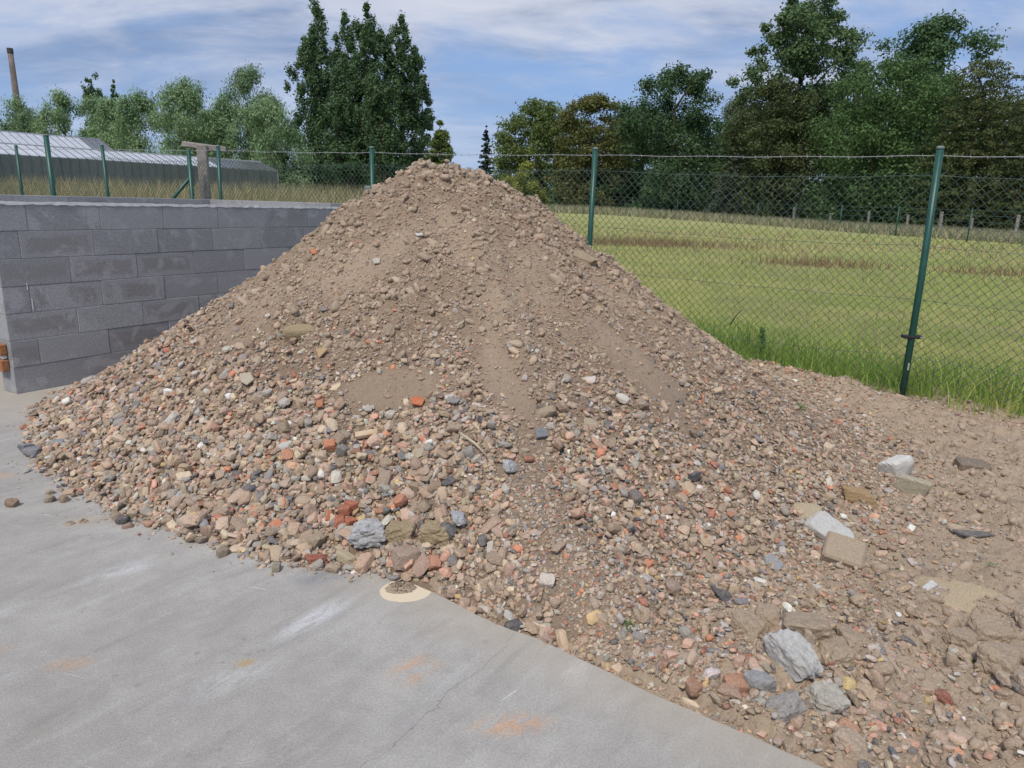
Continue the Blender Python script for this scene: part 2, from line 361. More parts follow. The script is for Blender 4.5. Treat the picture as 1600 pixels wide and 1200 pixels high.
MAT['earth'] = mat_earth('bare_earth', (.46, .36, .262), (.50, .395, .29), (.39, .30, .22))
MAT['heap'] = mat_earth('heap_fines', (.45, .34, .25), (.38, .28, .20), (.50, .385, .285), True)
MAT['slab'] = concrete_slab_mat(); MAT['block'] = block_mat(); MAT['field'] = field_mat()
MAT['stone_o'] = stone_shader('stone', True); MAT['stone_v'] = stone_shader('loose_stones', False)
MAT['mortar'] = simple('dark_joint', (.07, .07, .072), (.10, .10, .10), 30)
MAT['white_mortar'] = simple('white_mortar', (.80, .80, .79), (.68, .68, .67), 14, .9, .1, .3)
MAT['brick'] = simple('brick', (.42, .19, .09), (.30, .14, .075), 22, .95, .1, .5)
MAT['green_paint'] = simple('green_paint', (.010, .068, .052), (.016, .085, .066), 14, .42, .5, .05)
MAT['cap'] = simple('weathered_cap', (.13, .19, .18), (.22, .25, .24), 60, .6)
k = M('fence_wire'); n_ = k.noise(k.pos(), 9, 3, .6); n2 = k.noise(k.pos(), 41, 2)
k.col(k.mix(k.ramp(n2, .66, .72, 0, .8), k.mix(k.ramp(n_, .35, .65), (.045, .10, .085), (.13, .185, .165)), (.42, .28, .09))).rough(.5).spec(.4); MAT['wire'] = k.m
MAT['galv'] = simple('galvanised_wire', (.42, .43, .44), (.30, .31, .32), 30, .45, .5, coord='pos')
MAT['black'] = simple('black_plastic', (.02, .02, .022), (.035, .035, .037), 20, .5, .4)
MAT['old_wood'] = simple('weathered_wood', (.30, .28, .26), (.20, .185, .17), 18, .95, .1, .5)
MAT['bark'] = simple('bark', (.12, .095, .07), (.07, .055, .042), 6, .95, .1, .6, 'pos')
MAT['bark_y'] = simple('pale_bark', (.24, .19, .09), (.15, .12, .06), 6, .95, .1, .5, 'pos')
# ------------------------------------------------------------------ ground, field, slabs
xs = np.concatenate([np.linspace(-900, -60, 22), np.linspace(-55, -12, 24), np.arange(-11, 13, .35), np.linspace(13.5, 70, 60), np.linspace(80, 900, 22)])
ys = np.concatenate([np.linspace(-40, 3, 22), np.arange(3.4, 16, .22), np.arange(16.3, 60, .6), np.linspace(61, 130, 40), np.linspace(140, 1600, 40)])
def fence_side(x, y):                    # > 0 beyond the chain link fence
    return (x-3.2)*.535 + (y-5.72)*.845
def field_surface(X, Y):
    h = field_h(X, Y) + .04*fbm(X, Y, .35, 3, 40)
    near = sstep(-.15, .35, fence_side(X, Y))
    h = np.where(Y > 3.2, h*near + (-.45)*(1-near), -.45)
    left = (X < -2.2) & (Y > 8)
    return h
field_me = gridmesh('meadow', xs, ys, field_surface, MAT['field'])
link('meadow', field_me, kind='structure')
keep_e = lambda X, Y, Z: (slab_side(X, Y) > -.12) & (fence_side(X, Y) < .55)
gx = np.concatenate([np.arange(-3.2, 4.2, .02), np.arange(4.2, 9, .08)]); gy = np.arange(-1.0, 8.4, .02)
def earth_surface(X, Y):
    h = dirt_h(X, Y)
    n = fbm(X, Y, 9, 4, 60); w = fbm(X, Y, 2.3, 3, 61)
    h = h + .036*n*sstep(-.5, .6, w) + .024*np.abs(fbm(X, Y, 20, 3, 62)) + .034*sstep(.12, .4, fbm(X, Y, 6.5, 2, 63)) + .018*sstep(.2, .4, fbm(X, Y, 13, 2, 64))
    ss = slab_side(X, Y)
    return np.where(ss < .05, np.minimum(h, -.02), h)
link('bare_earth', gridmesh('bare_earth', gx, gy, earth_surface, MAT['earth'], keep_e), kind='structure')

ed = EDGE_D; P0 = EDGE_P
def on_edge(t): return P0 + ed*t
rng = random.Random(4)
jd = Vector((.62, .18)).normalized(); jp = Vector((-2.63, 3.41))
def slab(name, poly):
    bm = bmesh.new(); top = [bm.verts.new((x, y, 0)) for x, y in poly]; f = bm.faces.new(top)
    r = bmesh.ops.extrude_face_region(bm, geom=[f]); vs_ = [e for e in r['geom'] if isinstance(e, bmesh.types.BMVert)]
    for v in vs_: v.co.z = -.16
    bmesh.ops.recalc_face_normals(bm, faces=bm.faces[:])
    be = [e for e in bm.edges if all(v.co.z > -.01 for v in e.verts)]
    bmesh.ops.bevel(bm, geom=be, offset=.006, segments=1, affect='EDGES')
    return link(name, bmmesh(name, bm, MAT['slab']), kind='structure')
# the edge of the slab crosses the joint at te
te = None
A_ = np.array([[ed[0], -jd.x], [ed[1], -jd.y]]); te, tj = np.linalg.solve(A_, np.array([jp.x, jp.y])-P0)
def edge_pts(t0, t1, n):
    out = []
    for i in range(n+1):
        t = t0+(t1-t0)*i/n; q = on_edge(t); a = (rng.uniform(-1, 1)*.006 + .006*math.sin(t*9)) if 0 < i < n else 0
        out.append((q[0]-ed[1]*a, q[1]+ed[0]*a))
    return out
def joint(t, off): return (jp.x+jd.x*t-jd.y*off, jp.y+jd.y*t+jd.x*off)
e1 = on_edge(te)
g = .003
slab('concrete_slab', [joint(-14, -g)] + [(-16, -6), (9, -6), tuple(on_edge(11.0))] + edge_pts(7.0, te+.02, 90) + [joint(tj, -g)])
slab('concrete_slab', [joint(-14, g), joint(tj, g)] + edge_pts(te-.02, -3.2, 12) + [(-1.3, 7.6), (-3.2, 10.0), (-14, 10.0)])
# ------------------------------------------------------------------ block walls of the storage bay
WA = rad(32); WD = Vector((math.sin(WA), math.cos(WA), 0)); WN = Vector((math.cos(WA), -math.sin(WA), 0)); WC = Vector((-3.72, 5.14, 0))
BL, BH, BT = .535, .2, .2
rngw = random.Random(11); _bm = {}
def block_piece(l):
    key = round(l, 2)
    if key not in _bm: _bm[key] = boxmesh('block', -l/2+.001, l/2-.001, -BT/2, BT/2, -BH/2+.001, BH/2-.001, MAT['block'], .0028)
    return _bm[key]
def block_wall(origin, d, length, phases, rows, label, t_from=0.0):
    """courses of blocks from origin along d; the wall's face is the origin line, its body lies on the far side"""
    n = Vector((d.y, -d.x, 0)); rz = math.atan2(d.y, d.x)
    root = empty('block_wall', origin, rz, label=label, cat='wall', group='block walls of the storage bay')
    H = BH*7
    for r in rows:
        z = H-BH*(r+.5); t = phases[r] % BL
        cuts = [0.0] + [t+i*BL for i in range(int(length/BL)+2) if .03 < t+i*BL < length-.03] + [length]
        for a, b in zip(cuts, cuts[1:]):
            if b <= t_from: continue
            link('block', block_piece(b-a), root, ((a+b)/2, BT/2+rngw.uniform(-.0015, .002), z), (0, 0, rngw.uniform(-.002, .002)))
    lo = H-BH*(max(rows)+1)
    link('joint_bed', boxmesh('joint_bed', .008, length-.008, .006, BT-.006, max(lo, 0), H-.006, MAT['mortar']), root)
    if lo > .01: link('lower_courses', boxmesh('lower_courses', 0, length, .002, BT-.002, 0, lo-.002, MAT['block']), root)
    return root, H
PH = [.23, .16, .49, .18, .50, .19, .53]
LA = 3.62
near, H_ = block_wall(WC, WD, LA, PH, range(7), 'grey concrete block wall running behind the rubble heap, white mortar on top')
near.rotation_euler = (0, 0, math.atan2(WD.y, WD.x))
# white mortar line along the top, with drips
bm = bmesh.new(); nseg = 90; rows_ = []
for i in range(nseg+1):
    t = LA*i/nseg; w0 = -.003+rngw.uniform(-.003, .002); hh = .006+rngw.uniform(0, .007)
    rows_.append([bm.verts.new((t, w0, H_-.012+rngw.uniform(-.006, .004))), bm.verts.new((t, w0, H_+hh)), bm.verts.new((t, .05+rngw.uniform(-.01, .02), H_+hh*.7)), bm.verts.new((t, .065, H_+.001))])
for a, b in zip(rows_, rows_[1:]):
    for q in range(3): bm.faces.new((a[q], b[q], b[q+1], a[q+1]))
bmesh.ops.recalc_face_normals(bm, faces=bm.faces[:])
link('mortar_line', bmmesh('mortar_line', bm, MAT['white_mortar']), near)
for (t, z0, z1) in ((.19, .62, .705), (.17, .77, .82)):
    link('mortar_drip', boxmesh('mortar_drip', t-.0018, t+.0018, -.0025, .002, z0, z1, MAT['white_mortar'], .002), near)
for zc in (.335, .215):      # brick ends toothed out of the wall's end
    link('brick', boxmesh('brick', -.055, -.002, .05, .17, zc-.042, zc+.042, MAT['brick'], .006, .003, rngw), near)
link('mortar_lump', boxmesh('mortar_lump', -.03, -.002, .07, .15, .262, .288, MAT['white_mortar'], .006, .004, rngw), near)
FW = 2.35
RISE = Vector((0, 0, .045))
fo = WC - WN*FW - WD*1.6 + RISE
far, _ = block_wall(fo, WD, 1.6+3.62, [.1, .35]*4, range(2), 'far concrete block wall of the bay, only its top course showing over the near wall')
co = WC + WD*(LA) - WN*(BT+.002)
# cross wall: face towards the camera side
cross, _ = block_wall(WC+RISE+WD*(LA-.2) - WN*(FW-.002), WN, FW-BT-.004, [.1, .35]*4, range(2), 'short pale block wall closing the far end of the bay, behind the heap')
# ------------------------------------------------------------------ greenhouses and chimney
k = M('greenhouse_glass'); n_ = k.noise(k.obj(), 1.3, 4); r_ = k.rnd()
k.col(k.mix(r_, (.11, .12, .125), (.135, .145, .15))).rough(.22).spec(.5); MAT['ghglass'] = k.m
k = M('whitened_roof_glass'); r_ = k.rnd(); n_ = k.noise(k.obj(), 1.1, 4)
k.col(k.mix(k.ramp(n_, .35, .7), k.mix(r_, (.60, .62, .66), (.52, .54, .58)), (.40, .43, .47))).rough(.35).spec(.5); MAT['ghroof'] = k.m
MAT['ghframe'] = simple('greenhouse_frame', (.09, .095, .10), (.14, .145, .15), 5, .6)
MAT['ghwhite'] = simple('white_frame', (.5, .52, .54), (.4, .42, .44), 5, .6)
def greenhouse(corner, d, nb, half, eave, rise, gz, label, dark_last=0):
    """corner = eave corner at the far end; runs back along -d"""
    bay = .46; rz = math.atan2(-d.y, -d.x)
    root = empty('greenhouse', (corner.x, corner.y, gz), rz, label=label, cat='greenhouse')
    L = nb*bay
    # local x along the length, local +y must point away from the camera (towards the ridge)
    nl = Vector((math.cos(rz+math.pi/2), math.sin(rz+math.pi/2))); sg = 1 if nl.y > 0 else -1
    wall_me = boxmesh('wall_pane', .018, bay-.018, -.006, .006, .45, eave-.05, MAT['ghglass'])
    sl = math.hypot(half, rise)
    def roofpane(name, mat):
        bm = bmesh.new()
        vv = [bm.verts.new(c) for c in ((.015, 0, eave), (bay-.015, 0, eave), (bay-.015, sg*half, eave+rise), (.015, sg*half, eave+rise))]
        f = bm.faces.new(vv); r = bmesh.ops.extrude_face_region(bm, geom=[f])
        for v in r['geom']:
            if isinstance(v, bmesh.types.BMVert): v.co.z -= .012
        bmesh.ops.recalc_face_normals(bm, faces=bm.faces[:]); return bmmesh(name, bm, mat)
    rp = roofpane('roof_pane', MAT['ghroof']); rp2 = roofpane('roof_pane', MAT['ghglass'])
    mull = boxmesh('mullion', -.028, .028, -.03, .03, .40, eave, MAT['ghframe'])
    bar = tubemesh('glazing_bar', [([(0, -.01, eave+.012), (0, sg*half, eave+rise+.012)], [.02, .02])], MAT['ghframe'], 4, False)
    for i in range(nb):
        link('wall_pane', wall_me, root, (i*bay, 0, 0)); link('roof_pane', rp2 if i < dark_last else rp, root, (i*bay, 0, 0))
    for i in range(nb+1):
        link('mullion', mull, root, (i*bay, 0, 0)); link('glazing_bar', bar, root, (i*bay, 0, 0))
    link('gutter', boxmesh('gutter', -.05, L, -.08, -.012, eave-.06, eave-.005, MAT['ghwhite']), root)
    link('rail', boxmesh('rail', 0, L, -.035, -.02, eave*.55, eave*.55+.05, MAT['ghframe']), root)
    link('base_wall', boxmesh('base_wall', 0, L, -.03, .03, -.5, .42, MAT['ghframe']), root)
    link('ridge', boxmesh('ridge', -.03, L, sg*half-.04, sg*half+.04, eave+rise-.02, eave+rise+.06, MAT['ghwhite']), root)
    bm = bmesh.new()
    pts = [(0, 0, -.4), (0, 0, eave-.02), (0, sg*half, eave+rise-.03), (0, sg*2*half, eave-.02), (0, sg*2*half, -.4)]
    f = bm.faces.new([bm.verts.new((-.006, p[1], p[2])) for p in pts]); r = bmesh.ops.extrude_face_region(bm, geom=[f])
    for v in r['geom']:
        if isinstance(v, bmesh.types.BMVert): v.co.x += .012
    bmesh.ops.recalc_face_normals(bm, faces=bm.faces[:]); link('gable', bmmesh('gable', bm, MAT['ghglass']), root)
    link('corner_post', boxmesh('corner_post', -.08, -.01, -.06, .02, -.4, eave+.03, MAT['ghwhite']), root)
    return root
gd = Vector((9.9, 13.0)).normalized()
greenhouse(Vector((-16.3, 50.0)), gd, 68, 1.8, 2.3, .58, 1.0, 'long low greenhouse with white roof panes behind the tall dry grass', 9)
greenhouse(Vector((-27.2, 50.3)), gd, 44, 2.2, 3.2, .9, 1.0, 'second greenhouse further back, only its pale roof strip showing', 3)
k = M('chimney_concrete'); n_ = k.noise(k.pos(), .5, 4); k.col(k.mix(k.ramp(n_, .35, .65), (.20, .165, .15), (.13, .11, .105))).rough(.95); MAT['chim'] = k.m
ch = empty('chimney', (-143.2, 215, 0), label='tall slim factory chimney far behind the willows at the left', cat='chimney')
link('shaft', tubemesh('shaft', [([(0, 0, 0), (0, 0, 20), (0, 0, 39.2)], [1.15, .90, .68])], MAT['chim'], 20), ch)
link('rim', tubemesh('rim', [([(0, 0, 39.0), (0, 0, 40.3)], [.80, .77])], simple('soot', (.04, .037, .036), (.07, .06, .06), 1), 20, False), ch)
# ------------------------------------------------------------------ trees
LM = {
 'light': leaf_mat('acacia_leaves', (0.085, 0.132, 0.039), (0.186, 0.232, 0.077)), 'olive': leaf_mat('maple_leaves', (.085, .105, .036), (.19, .19, .07)),
 'dark': leaf_mat('dark_leaves', (0.039, 0.082, 0.039), (0.107, 0.169, 0.072)), 'pale': leaf_mat('pale_leaves', (0.109, 0.155, 0.105), (0.202, 0.256, 0.168)),
 'browngreen': leaf_mat('brownish_leaves', (.058, .080, .034), (.125, .15, .062)), 'poplar': leaf_mat('poplar_leaves', (0.057, 0.110, 0.048), (0.169, 0.240, 0.105)),
 'mid': leaf_mat('mid_leaves', (0.057, 0.110, 0.041), (0.133, 0.214, 0.077)), 'dark2': leaf_mat('blue_green_leaves', (0.052, 0.104, 0.050), (0.139, 0.223, 0.101)),
 'reddish': leaf_mat('larch_needles', (.062, .082, .034), (.14, .165, .065)), 'grey': leaf_mat('spruce_needles', (0.070, 0.090, 0.063), (0.132, 0.155, 0.105)),
 'yellow': leaf_mat('yellow_green_leaves', (0.171, 0.202, 0.042), (0.295, 0.310, 0.077)), 'black': leaf_mat('black_spruce_needles', (0.022, 0.037, 0.031), (0.043, 0.065, 0.050), .08),
 'thin': leaf_mat('thin_pine_needles', (0.062, 0.093, 0.056), (0.109, 0.147, 0.084)), 'pop': leaf_mat('lombardy_leaves', (0.044, 0.094, 0.046), (0.136, 0.205, 0.092)),
 'wil': leaf_mat('willow_leaves', (0.126, 0.213, 0.108), (0.315, 0.423, 0.225)), 'wil2': leaf_mat('tall_willow_leaves', (0.101, 0.172, 0.091), (0.242, 0.333, 0.182)),
 'shrub': leaf_mat('understory_leaves', (0.031, 0.065, 0.028), (0.078, 0.132, 0.049)), 'weed': leaf_mat('weed_leaves', (0.093, 0.186, 0.042), (0.186, 0.295, 0.084)),
}
def leaf_quads(C, Nrm, size, rg, asp=.62, droop=None):
    """one rhombic leaf clump per centre, facing roughly along Nrm"""
    n = len(C); nr = Nrm + rg.normal(0, .75, (n, 3)); nr /= np.linalg.norm(nr, axis=1, keepdims=True)+1e-9
    a = rg.normal(0, 1, (n, 3))
    if droop is not None: a = a*.5+droop
    u = a-(a*nr).sum(1, keepdims=True)*nr; u /= np.linalg.norm(u, axis=1, keepdims=True)+1e-9; v = np.cross(nr, u)
    s = size*rg.uniform(.6, 1.4, n); s = s[:, None]; w = s*asp
    V = np.stack([C+u*s*.5, C+v*w*.5+u*s*.06, C-u*s*.5, C-v*w*.5+u*s*.06], 1).reshape(-1, 3)
    F = np.arange(4*n).reshape(n, 4); lv = np.repeat(np.clip(rg.normal(.45, .3, n), 0, 1), 4)
    return V, F, lv
def clump_cloud(cent, crad, per, rg, flat=.8, up=.5):
    k = len(cent); d = rg.normal(0, 1, (k, per, 3)); d /= np.linalg.norm(d, axis=2, keepdims=True)
    r = rg.uniform(0, 1, (k, per, 1))**.45*(1+.25*rg.normal(0, 1, (k, per, 1)))
    off = d*r*crad[:, None, None]; off[..., 2] *= flat
    N_ = d.copy(); N_[..., 2] += up
    return (cent[:, None]+off).reshape(-1, 3), N_.reshape(-1, 3)
def make_tree(kind, X, Y, H, W, mkey, label, seed, n=9000, leaf=.24, cat='tree', group=None, squash=1.0):
    rg = np.random.default_rng(seed); g = float(field_h(np.array(float(X)), np.array(float(Y))))-.05
    name = {'acacia': 'acacia_tree', 'maple': 'maple_tree', 'poplar': 'poplar_tree', 'poplar_open': 'poplar_tree', 'willow': 'willow_tree', 'spruce': 'spruce_tree', 'pine': 'pine_tree', 'larch': 'larch_tree', 'bush': 'bush', 'birch': 'birch_tree'}.get(kind, 'broadleaf_tree')
    root = empty(name, (X, Y, g), rg.uniform(0, 6.28), label=label, cat=cat, group=group)
    droop = None; asp = .62; flat = .8; up = .5
    ph = rg.uniform(0, 6.28, 6)
    if kind in ('spruce', 'larch', 'pine'):
        layers = int(H*(2.4 if kind == 'spruce' else 1.9)); C = []; R = []
        for i in range(layers):
            zn = .06+.93*i/layers
            wr = W*(1-zn)**(.85 if kind == 'spruce' else .5 if kind == 'pine' else .34)*(1.0 if zn > .12 else .8)
            nb = max(4, int(4+wr*4.5)); a0 = rg.uniform(0, 6.28)
            for j in range(nb):
                a = a0+6.28*j/nb+rg.normal(0, .15); ln = wr*rg.uniform(.7, 1.1)
                for q in np.linspace(.25, 1, max(2, int(ln/.35)+1)):
                    C.append((math.cos(a)*ln*q, math.sin(a)*ln*q, H*zn-q*ln*(.28 if kind != 'larch' else .12)+.1*rg.normal())); R.append(.10+.16*min(1, wr)*(1.15-q*.5)+(.12 if kind == 'larch' else 0))
        C.append((0, 0, H*.99)); R.append(.1); C = np.array(C); R = np.array(R); per = max(6, n//len(C)); flat = .45; asp = .4; droop = np.array([0, 0, -.3])
        P, Nn = clump_cloud(C, R, per, rg, flat, .6)
    else:
        if kind == 'poplar':
            ns = 7; C = []; R = []
            for s_ in range(ns):
                a = 6.28*s_/ns+rg.normal(0, .3); off = (0 if s_ == 0 else W*rg.uniform(.3, .75)); top = H*(1 if s_ == 0 else rg.uniform(.80, .985)); m = 30
                for q in range(m):
                    zn = rg.uniform(.04, 1)
                    wr = W*.80*min(1, 2.1*(1-zn)**.65)*(.75+.25*math.sin(zn*9+ph[s_ % 6]))*(.75+.25*min(1, zn/.2))
                    aa = rg.uniform(0, 6.28); rr = wr*rg.uniform(.35, 1)
                    C.append((math.cos(a)*off*(1-.35*zn)+math.cos(aa)*rr, math.sin(a)*off*(1-.35*zn)+math.sin(aa)*rr, zn*top-.1)); R.append(W*.27*rg.uniform(.6, 1.25)*(1-.45*zn))
            C = np.array(C); R = np.array(R); flat = 1.5; up = .35
        else:
            z0 = {'poplar_open': .40, 'bush': .05, 'willow': .03, 'birch': .12, 'back': .03}.get(kind, .10)
            m = {'poplar_open': 210, 'bush': 26, 'willow': 80, 'birch': 48, 'back': 60, 'wild': 170}.get(kind, 165)
            C = []; R = []
            while len(C) < m:
                zn = rg.uniform(0, 1); a = rg.uniform(0, 6.28)
                if kind == 'willow': wr = W*1.22*(1-zn**2.4)**.6*(.86+.14*math.sin(3*a+ph[0]))
                elif kind == 'poplar_open': wr = W*max(0, 1-((zn-.52)/.60)**2)**.5*(.82+.18*math.sin(2*a+ph[0]+zn*5))
                elif kind == 'wild': wr = W*(.55+.45*zn)*(1-zn**5)**.5*(.72+.28*math.sin(3*a+ph[0]+zn*4))
                elif kind == 'birch': wr = W*(1-zn)**.6*(.5+.5*min(1, zn*3))
                elif kind == 'bush': wr = W*(1-zn**2)**.5
                else: wr = W*1.12*(max(0, 1-((zn-.42)/.60)**2))**.4*(.90+.09*math.sin(3*a+ph[0]+zn*3)+.08*math.sin(5*a+ph[1]))
                rr = wr*(rg.uniform(.0, 1)**.55)
                zz = H*(z0+(1-z0)*zn)*rg.uniform(.97, 1.0)
                C.append((math.cos(a)*rr, math.sin(a)*rr, zz)); R.append(W*rg.uniform(.20, .38)*(1-.3*zn))
            C = np.array(C); R = np.array(R); C[:, 2] -= R*.6
            if kind == 'willow': droop = np.array([0, 0, -.9]); asp = .34; flat = 1.15
            if kind == 'poplar_open': R *= .60
            if kind == 'wild': R *= .82; C[:, 0] += np.maximum(C[:, 2]/H-.55, 0)*W*.5; flat = .7
            if kind == 'acacia': droop = np.array([0, 0, -.6]); flat = .6
            if kind == 'maple': flat = .7
        per = max(8, n//len(C)); P, Nn = clump_cloud(C, R, per, rg, flat, up)
    if len(P) > n: idx = rg.permutation(len(P))[:n]; P = P[idx]; Nn = Nn[idx]
    P[:, 2] = np.maximum(P[:, 2], .03)
    V, F, lv = leaf_quads(P, Nn, leaf, rg, asp, droop)
    # clumps differ a little in leaf age: a second slow variation
    slow = fbm(V[:, 0]*1.0+seed, V[:, 2]*1.0, .55, 2, seed); lv = np.clip(lv+.22*slow, 0, 1)
    # trunk and limbs
    rb = .035*H*.5+.05
    paths = [([(0, 0, -.3), (rg.normal(0, .05), rg.normal(0, .05), H*.3), (rg.normal(0, .12), rg.normal(0, .12), H*.58), (0, 0, H*(.80 if kind not in ('spruce', 'pine') else .97))], [rb*1.25, rb*.8, rb*.42, .02])]
    sel = rg.permutation(len(C))[:(26 if kind == 'poplar_open' else 12)]
    for i in sel:
        c = C[i]; z1 = max(.12*H, c[2]-np.hypot(c[0], c[1])*rg.uniform(.7, 1.3)-.3)
        paths.append(([(0, 0, z1), (c[0]*.45, c[1]*.45, z1*.45+c[2]*.55-.1), (c[0], c[1], c[2])], [rb*.4, rb*.24, .02]))
    if kind != 'bush': link('trunk', tubemesh('trunk', paths, MAT['bark_y'] if 'yellowish trunk' in label else MAT['bark'], 6), root)
    else: link('stems', tubemesh('stems', [([(0, 0, -.1), tuple(C[i])], [.05, .012]) for i in sel], MAT['bark'], 5), root)
    link('crown', npmesh('crown', V, F, LM[mkey], False, {'lv': lv}), root)
    return root
def nth(i, n):
    W_ = ['', 'second ', 'third ', 'fourth ', 'fifth ', 'sixth ', 'seventh ', 'eighth ', 'ninth ', 'tenth ']
    if i == 0: return 'leftmost'
    if i == n-1: return 'rightmost'
    return (W_[i]+'from the left') if i < n/2 else (W_[n-1-i]+'from the right')
TREES = [
 ('acacia', 1.8, 66, 9.6, 3.9, 'light', 'light olive feathery tree, leftmost of the wood beyond the meadow', 13000, .26),
 ('maple', 5.9, 60, 9.3, 3.2, 'olive', 'olive brown tree with rusty top behind the fence post right of the heap', 12000, .25),
 ('tree', 9.7, 66, 9.2, 2.5, 'dark', 'narrow dark tree squeezed between the olive brown tree and the tall dark round tree', 7000, .25),
 ('tree', 11.5, 56, 11.0, 3.8, 'dark', 'tall dark green round tree with a yellowish trunk at the edge of the meadow', 17000, .23),
 ('willow', 20.5, 72, 11.4, 2.8, 'pale', 'pale grey green tree standing back in the gap of the wood', 7000, .28),
 ('tree', 16.9, 50, 9.5, 3.1, 'browngreen', 'brownish green tree below and left of the tall airy poplar', 14000, .22),
 ('poplar_open', 22.0, 60, 17.6, 5.3, 'poplar', 'tall airy poplar with sky showing through, its top cut by the upper edge', 16500, .30),
 ('tree', 22.5, 46, 10.4, 4.2, 'mid', 'broad mid green tree in front of the ragged tall tree at the right', 19000, .21),
 ('wild', 27.9, 54, 14.8, 5.4, 'dark2', 'ragged tall tree with branches reaching right, rising above the wood', 16000, .25),
 ('larch', 25.0, 41, 9.6, 3.2, 'reddish', 'reddish brown larch just right of the nearest fence post', 15000, .21),
 ('larch', 26.9, 38, 9.2, 3.4, 'reddish', 'reddish brown larch at the right edge of the view', 14000, .2),
 ('tree', 22.8, 52, 8.8, 2.5, 'mid', 'green tree filling the gap under the tall airy poplar', 9000, .23),
 ('spruce', 14.7, 50, 5.4, 2.2, 'grey', 'greyish spruce with bare lower branches in front of the brownish green tree', 6000, .22),
 ('bush', 0.6, 56, 3.6, 2.2, 'yellow', 'yellow green bush at the left foot of the wood', 5000, .2),
 ('spruce', -3.2, 74, 7.9, 1.5, 'black', 'single dark slender spruce against open sky behind the heap', 5500, .26),
 ('pine', -1.6, 80, 7.3, 1.5, 'thin', 'thin sparse pine between the dark spruce and the wood', 1500, .24),
 ('poplar', -17.6, 66, 16.7, 2.7, 'pop', 'leftmost and tallest of the dark poplar clump', 13000, .27),
 ('poplar', -16.2, 71, 17.0, 2.3, 'pop', 'poplar set back between the two tallest poplars', 8000, .28),
 ('poplar', -12.8, 64, 16.0, 2.7, 'pop', 'dark poplar in the middle of the poplar clump', 13000, .27),
 ('poplar', -10.2, 66, 15.6, 2.5, 'pop', 'rightmost tall dark poplar of the clump', 13000, .27),
 ('poplar', -11.2, 61, 11.2, 2.3, 'pop', 'lower poplar in front of the right half of the poplar clump', 8000, .26),
 ('poplar', -14.6, 61, 10.6, 2.4, 'pop', 'lower poplar in front of the left half of the poplar clump', 8000, .26),
 ('birch', -9.0, 70, 12.2, 1.7, 'pale', 'pale thin tree leaning out at the right side of the poplar clump', 4200, .26),
 ('birch', -6.7, 64, 7.3, 1.8, 'light', 'small light green tree just left of the top of the heap', 4000, .25),
 ('willow', -49.5, 74, 9.4, 3.4, 'wil', 'willow standing directly right of the foot of the factory chimney', 7500, .32),
 ('willow', -42.6, 70, 9.6, 3.0, 'wil', 'willow with two humps in front of the small distant poplars', 7500, .31),
 ('poplar', -47.0, 84, 14.0, 1.6, 'pop', 'small distant poplar showing above the willows, taller of two', 3500, .34),
 ('poplar', -46.0, 86, 12.9, 1.0, 'pop', 'small distant poplar showing above the willows, shorter and slimmer of two', 2500, .34),
 ('willow', -42.9, 76, 9.8, 3.5, 'wil', 'willow standing behind, between the chimney and the small distant poplars', 6500, .33),
 ('willow', -33.4, 66, 9.3, 3.6, 'wil', 'round willow above the near end of the long greenhouse roof', 9500, .30),
 ('willow', -27.3, 62, 9.9, 3.6, 'wil', 'broad pointed willow above the middle of the greenhouse', 11000, .29),
 ('willow', -25.2, 70, 12.3, 4.3, 'wil2', 'tallest rounded willow rising behind the others left of the poplars', 11500, .30),
 ('willow', -24.2, 61, 8.6, 2.6, 'wil', 'smaller willow in front of the tallest rounded willow', 7500, .28),
 ('willow', -18.9, 57, 7.9, 3.4, 'wil', 'low bright willow left of the poplar trunks, above the end of the greenhouse', 11000, .27),
 ('willow', -38.2, 70, 9.0, 3.6, 'wil', 'willow filling the gap right of the small distant poplars', 8000, .31),
 ('willow', -22.2, 64, 8.6, 3.2, 'wil2', 'darker willow between the low bright willow and the tallest rounded one', 8000, .29),
 ('willow', -30.4, 70, 9.4, 3.6, 'wil2', 'darker willow behind, between the round willow and the broad pointed one', 8000, .3),
 ('willow', -46.6, 72, 8.2, 3.4, 'wil2', 'darker willow behind the one beside the chimney foot', 7000, .32),
 ('willow', -50.9, 70, 8.8, 3.9, 'wil', 'willow cut by the left edge of the view below the chimney', 7000, .32),
]
for i, t in enumerate(TREES):
    make_tree(t[0], t[1], t[2], t[3], t[4], t[5], t[6], 100+i, int(t[7]*2.3), t[8]*.82, cat='bush' if t[0] == 'bush' else 'tree')
for i, (X, Y, H, W) in enumerate([(4.4, 76, 9.6, 4.0), (12.0, 72, 10.5, 4.6), (18.3, 72, 10.5, 4.6), (20.8, 66, 9.6, 4.0), (26.7, 64, 9.6, 4.8), (32.0, 62, 10.6, 4.6), (35.2, 58, 10.6, 4.4), (37.3, 54, 9.6, 4.0), (38, 50, 9, 3.6)]):
    make_tree('back', X, Y, H, W*1.15, 'dark', nth(i, 9)+' of the dark trees standing deep in the wood', 200+i, 8000, .36, group='dark trees deep in the wood')
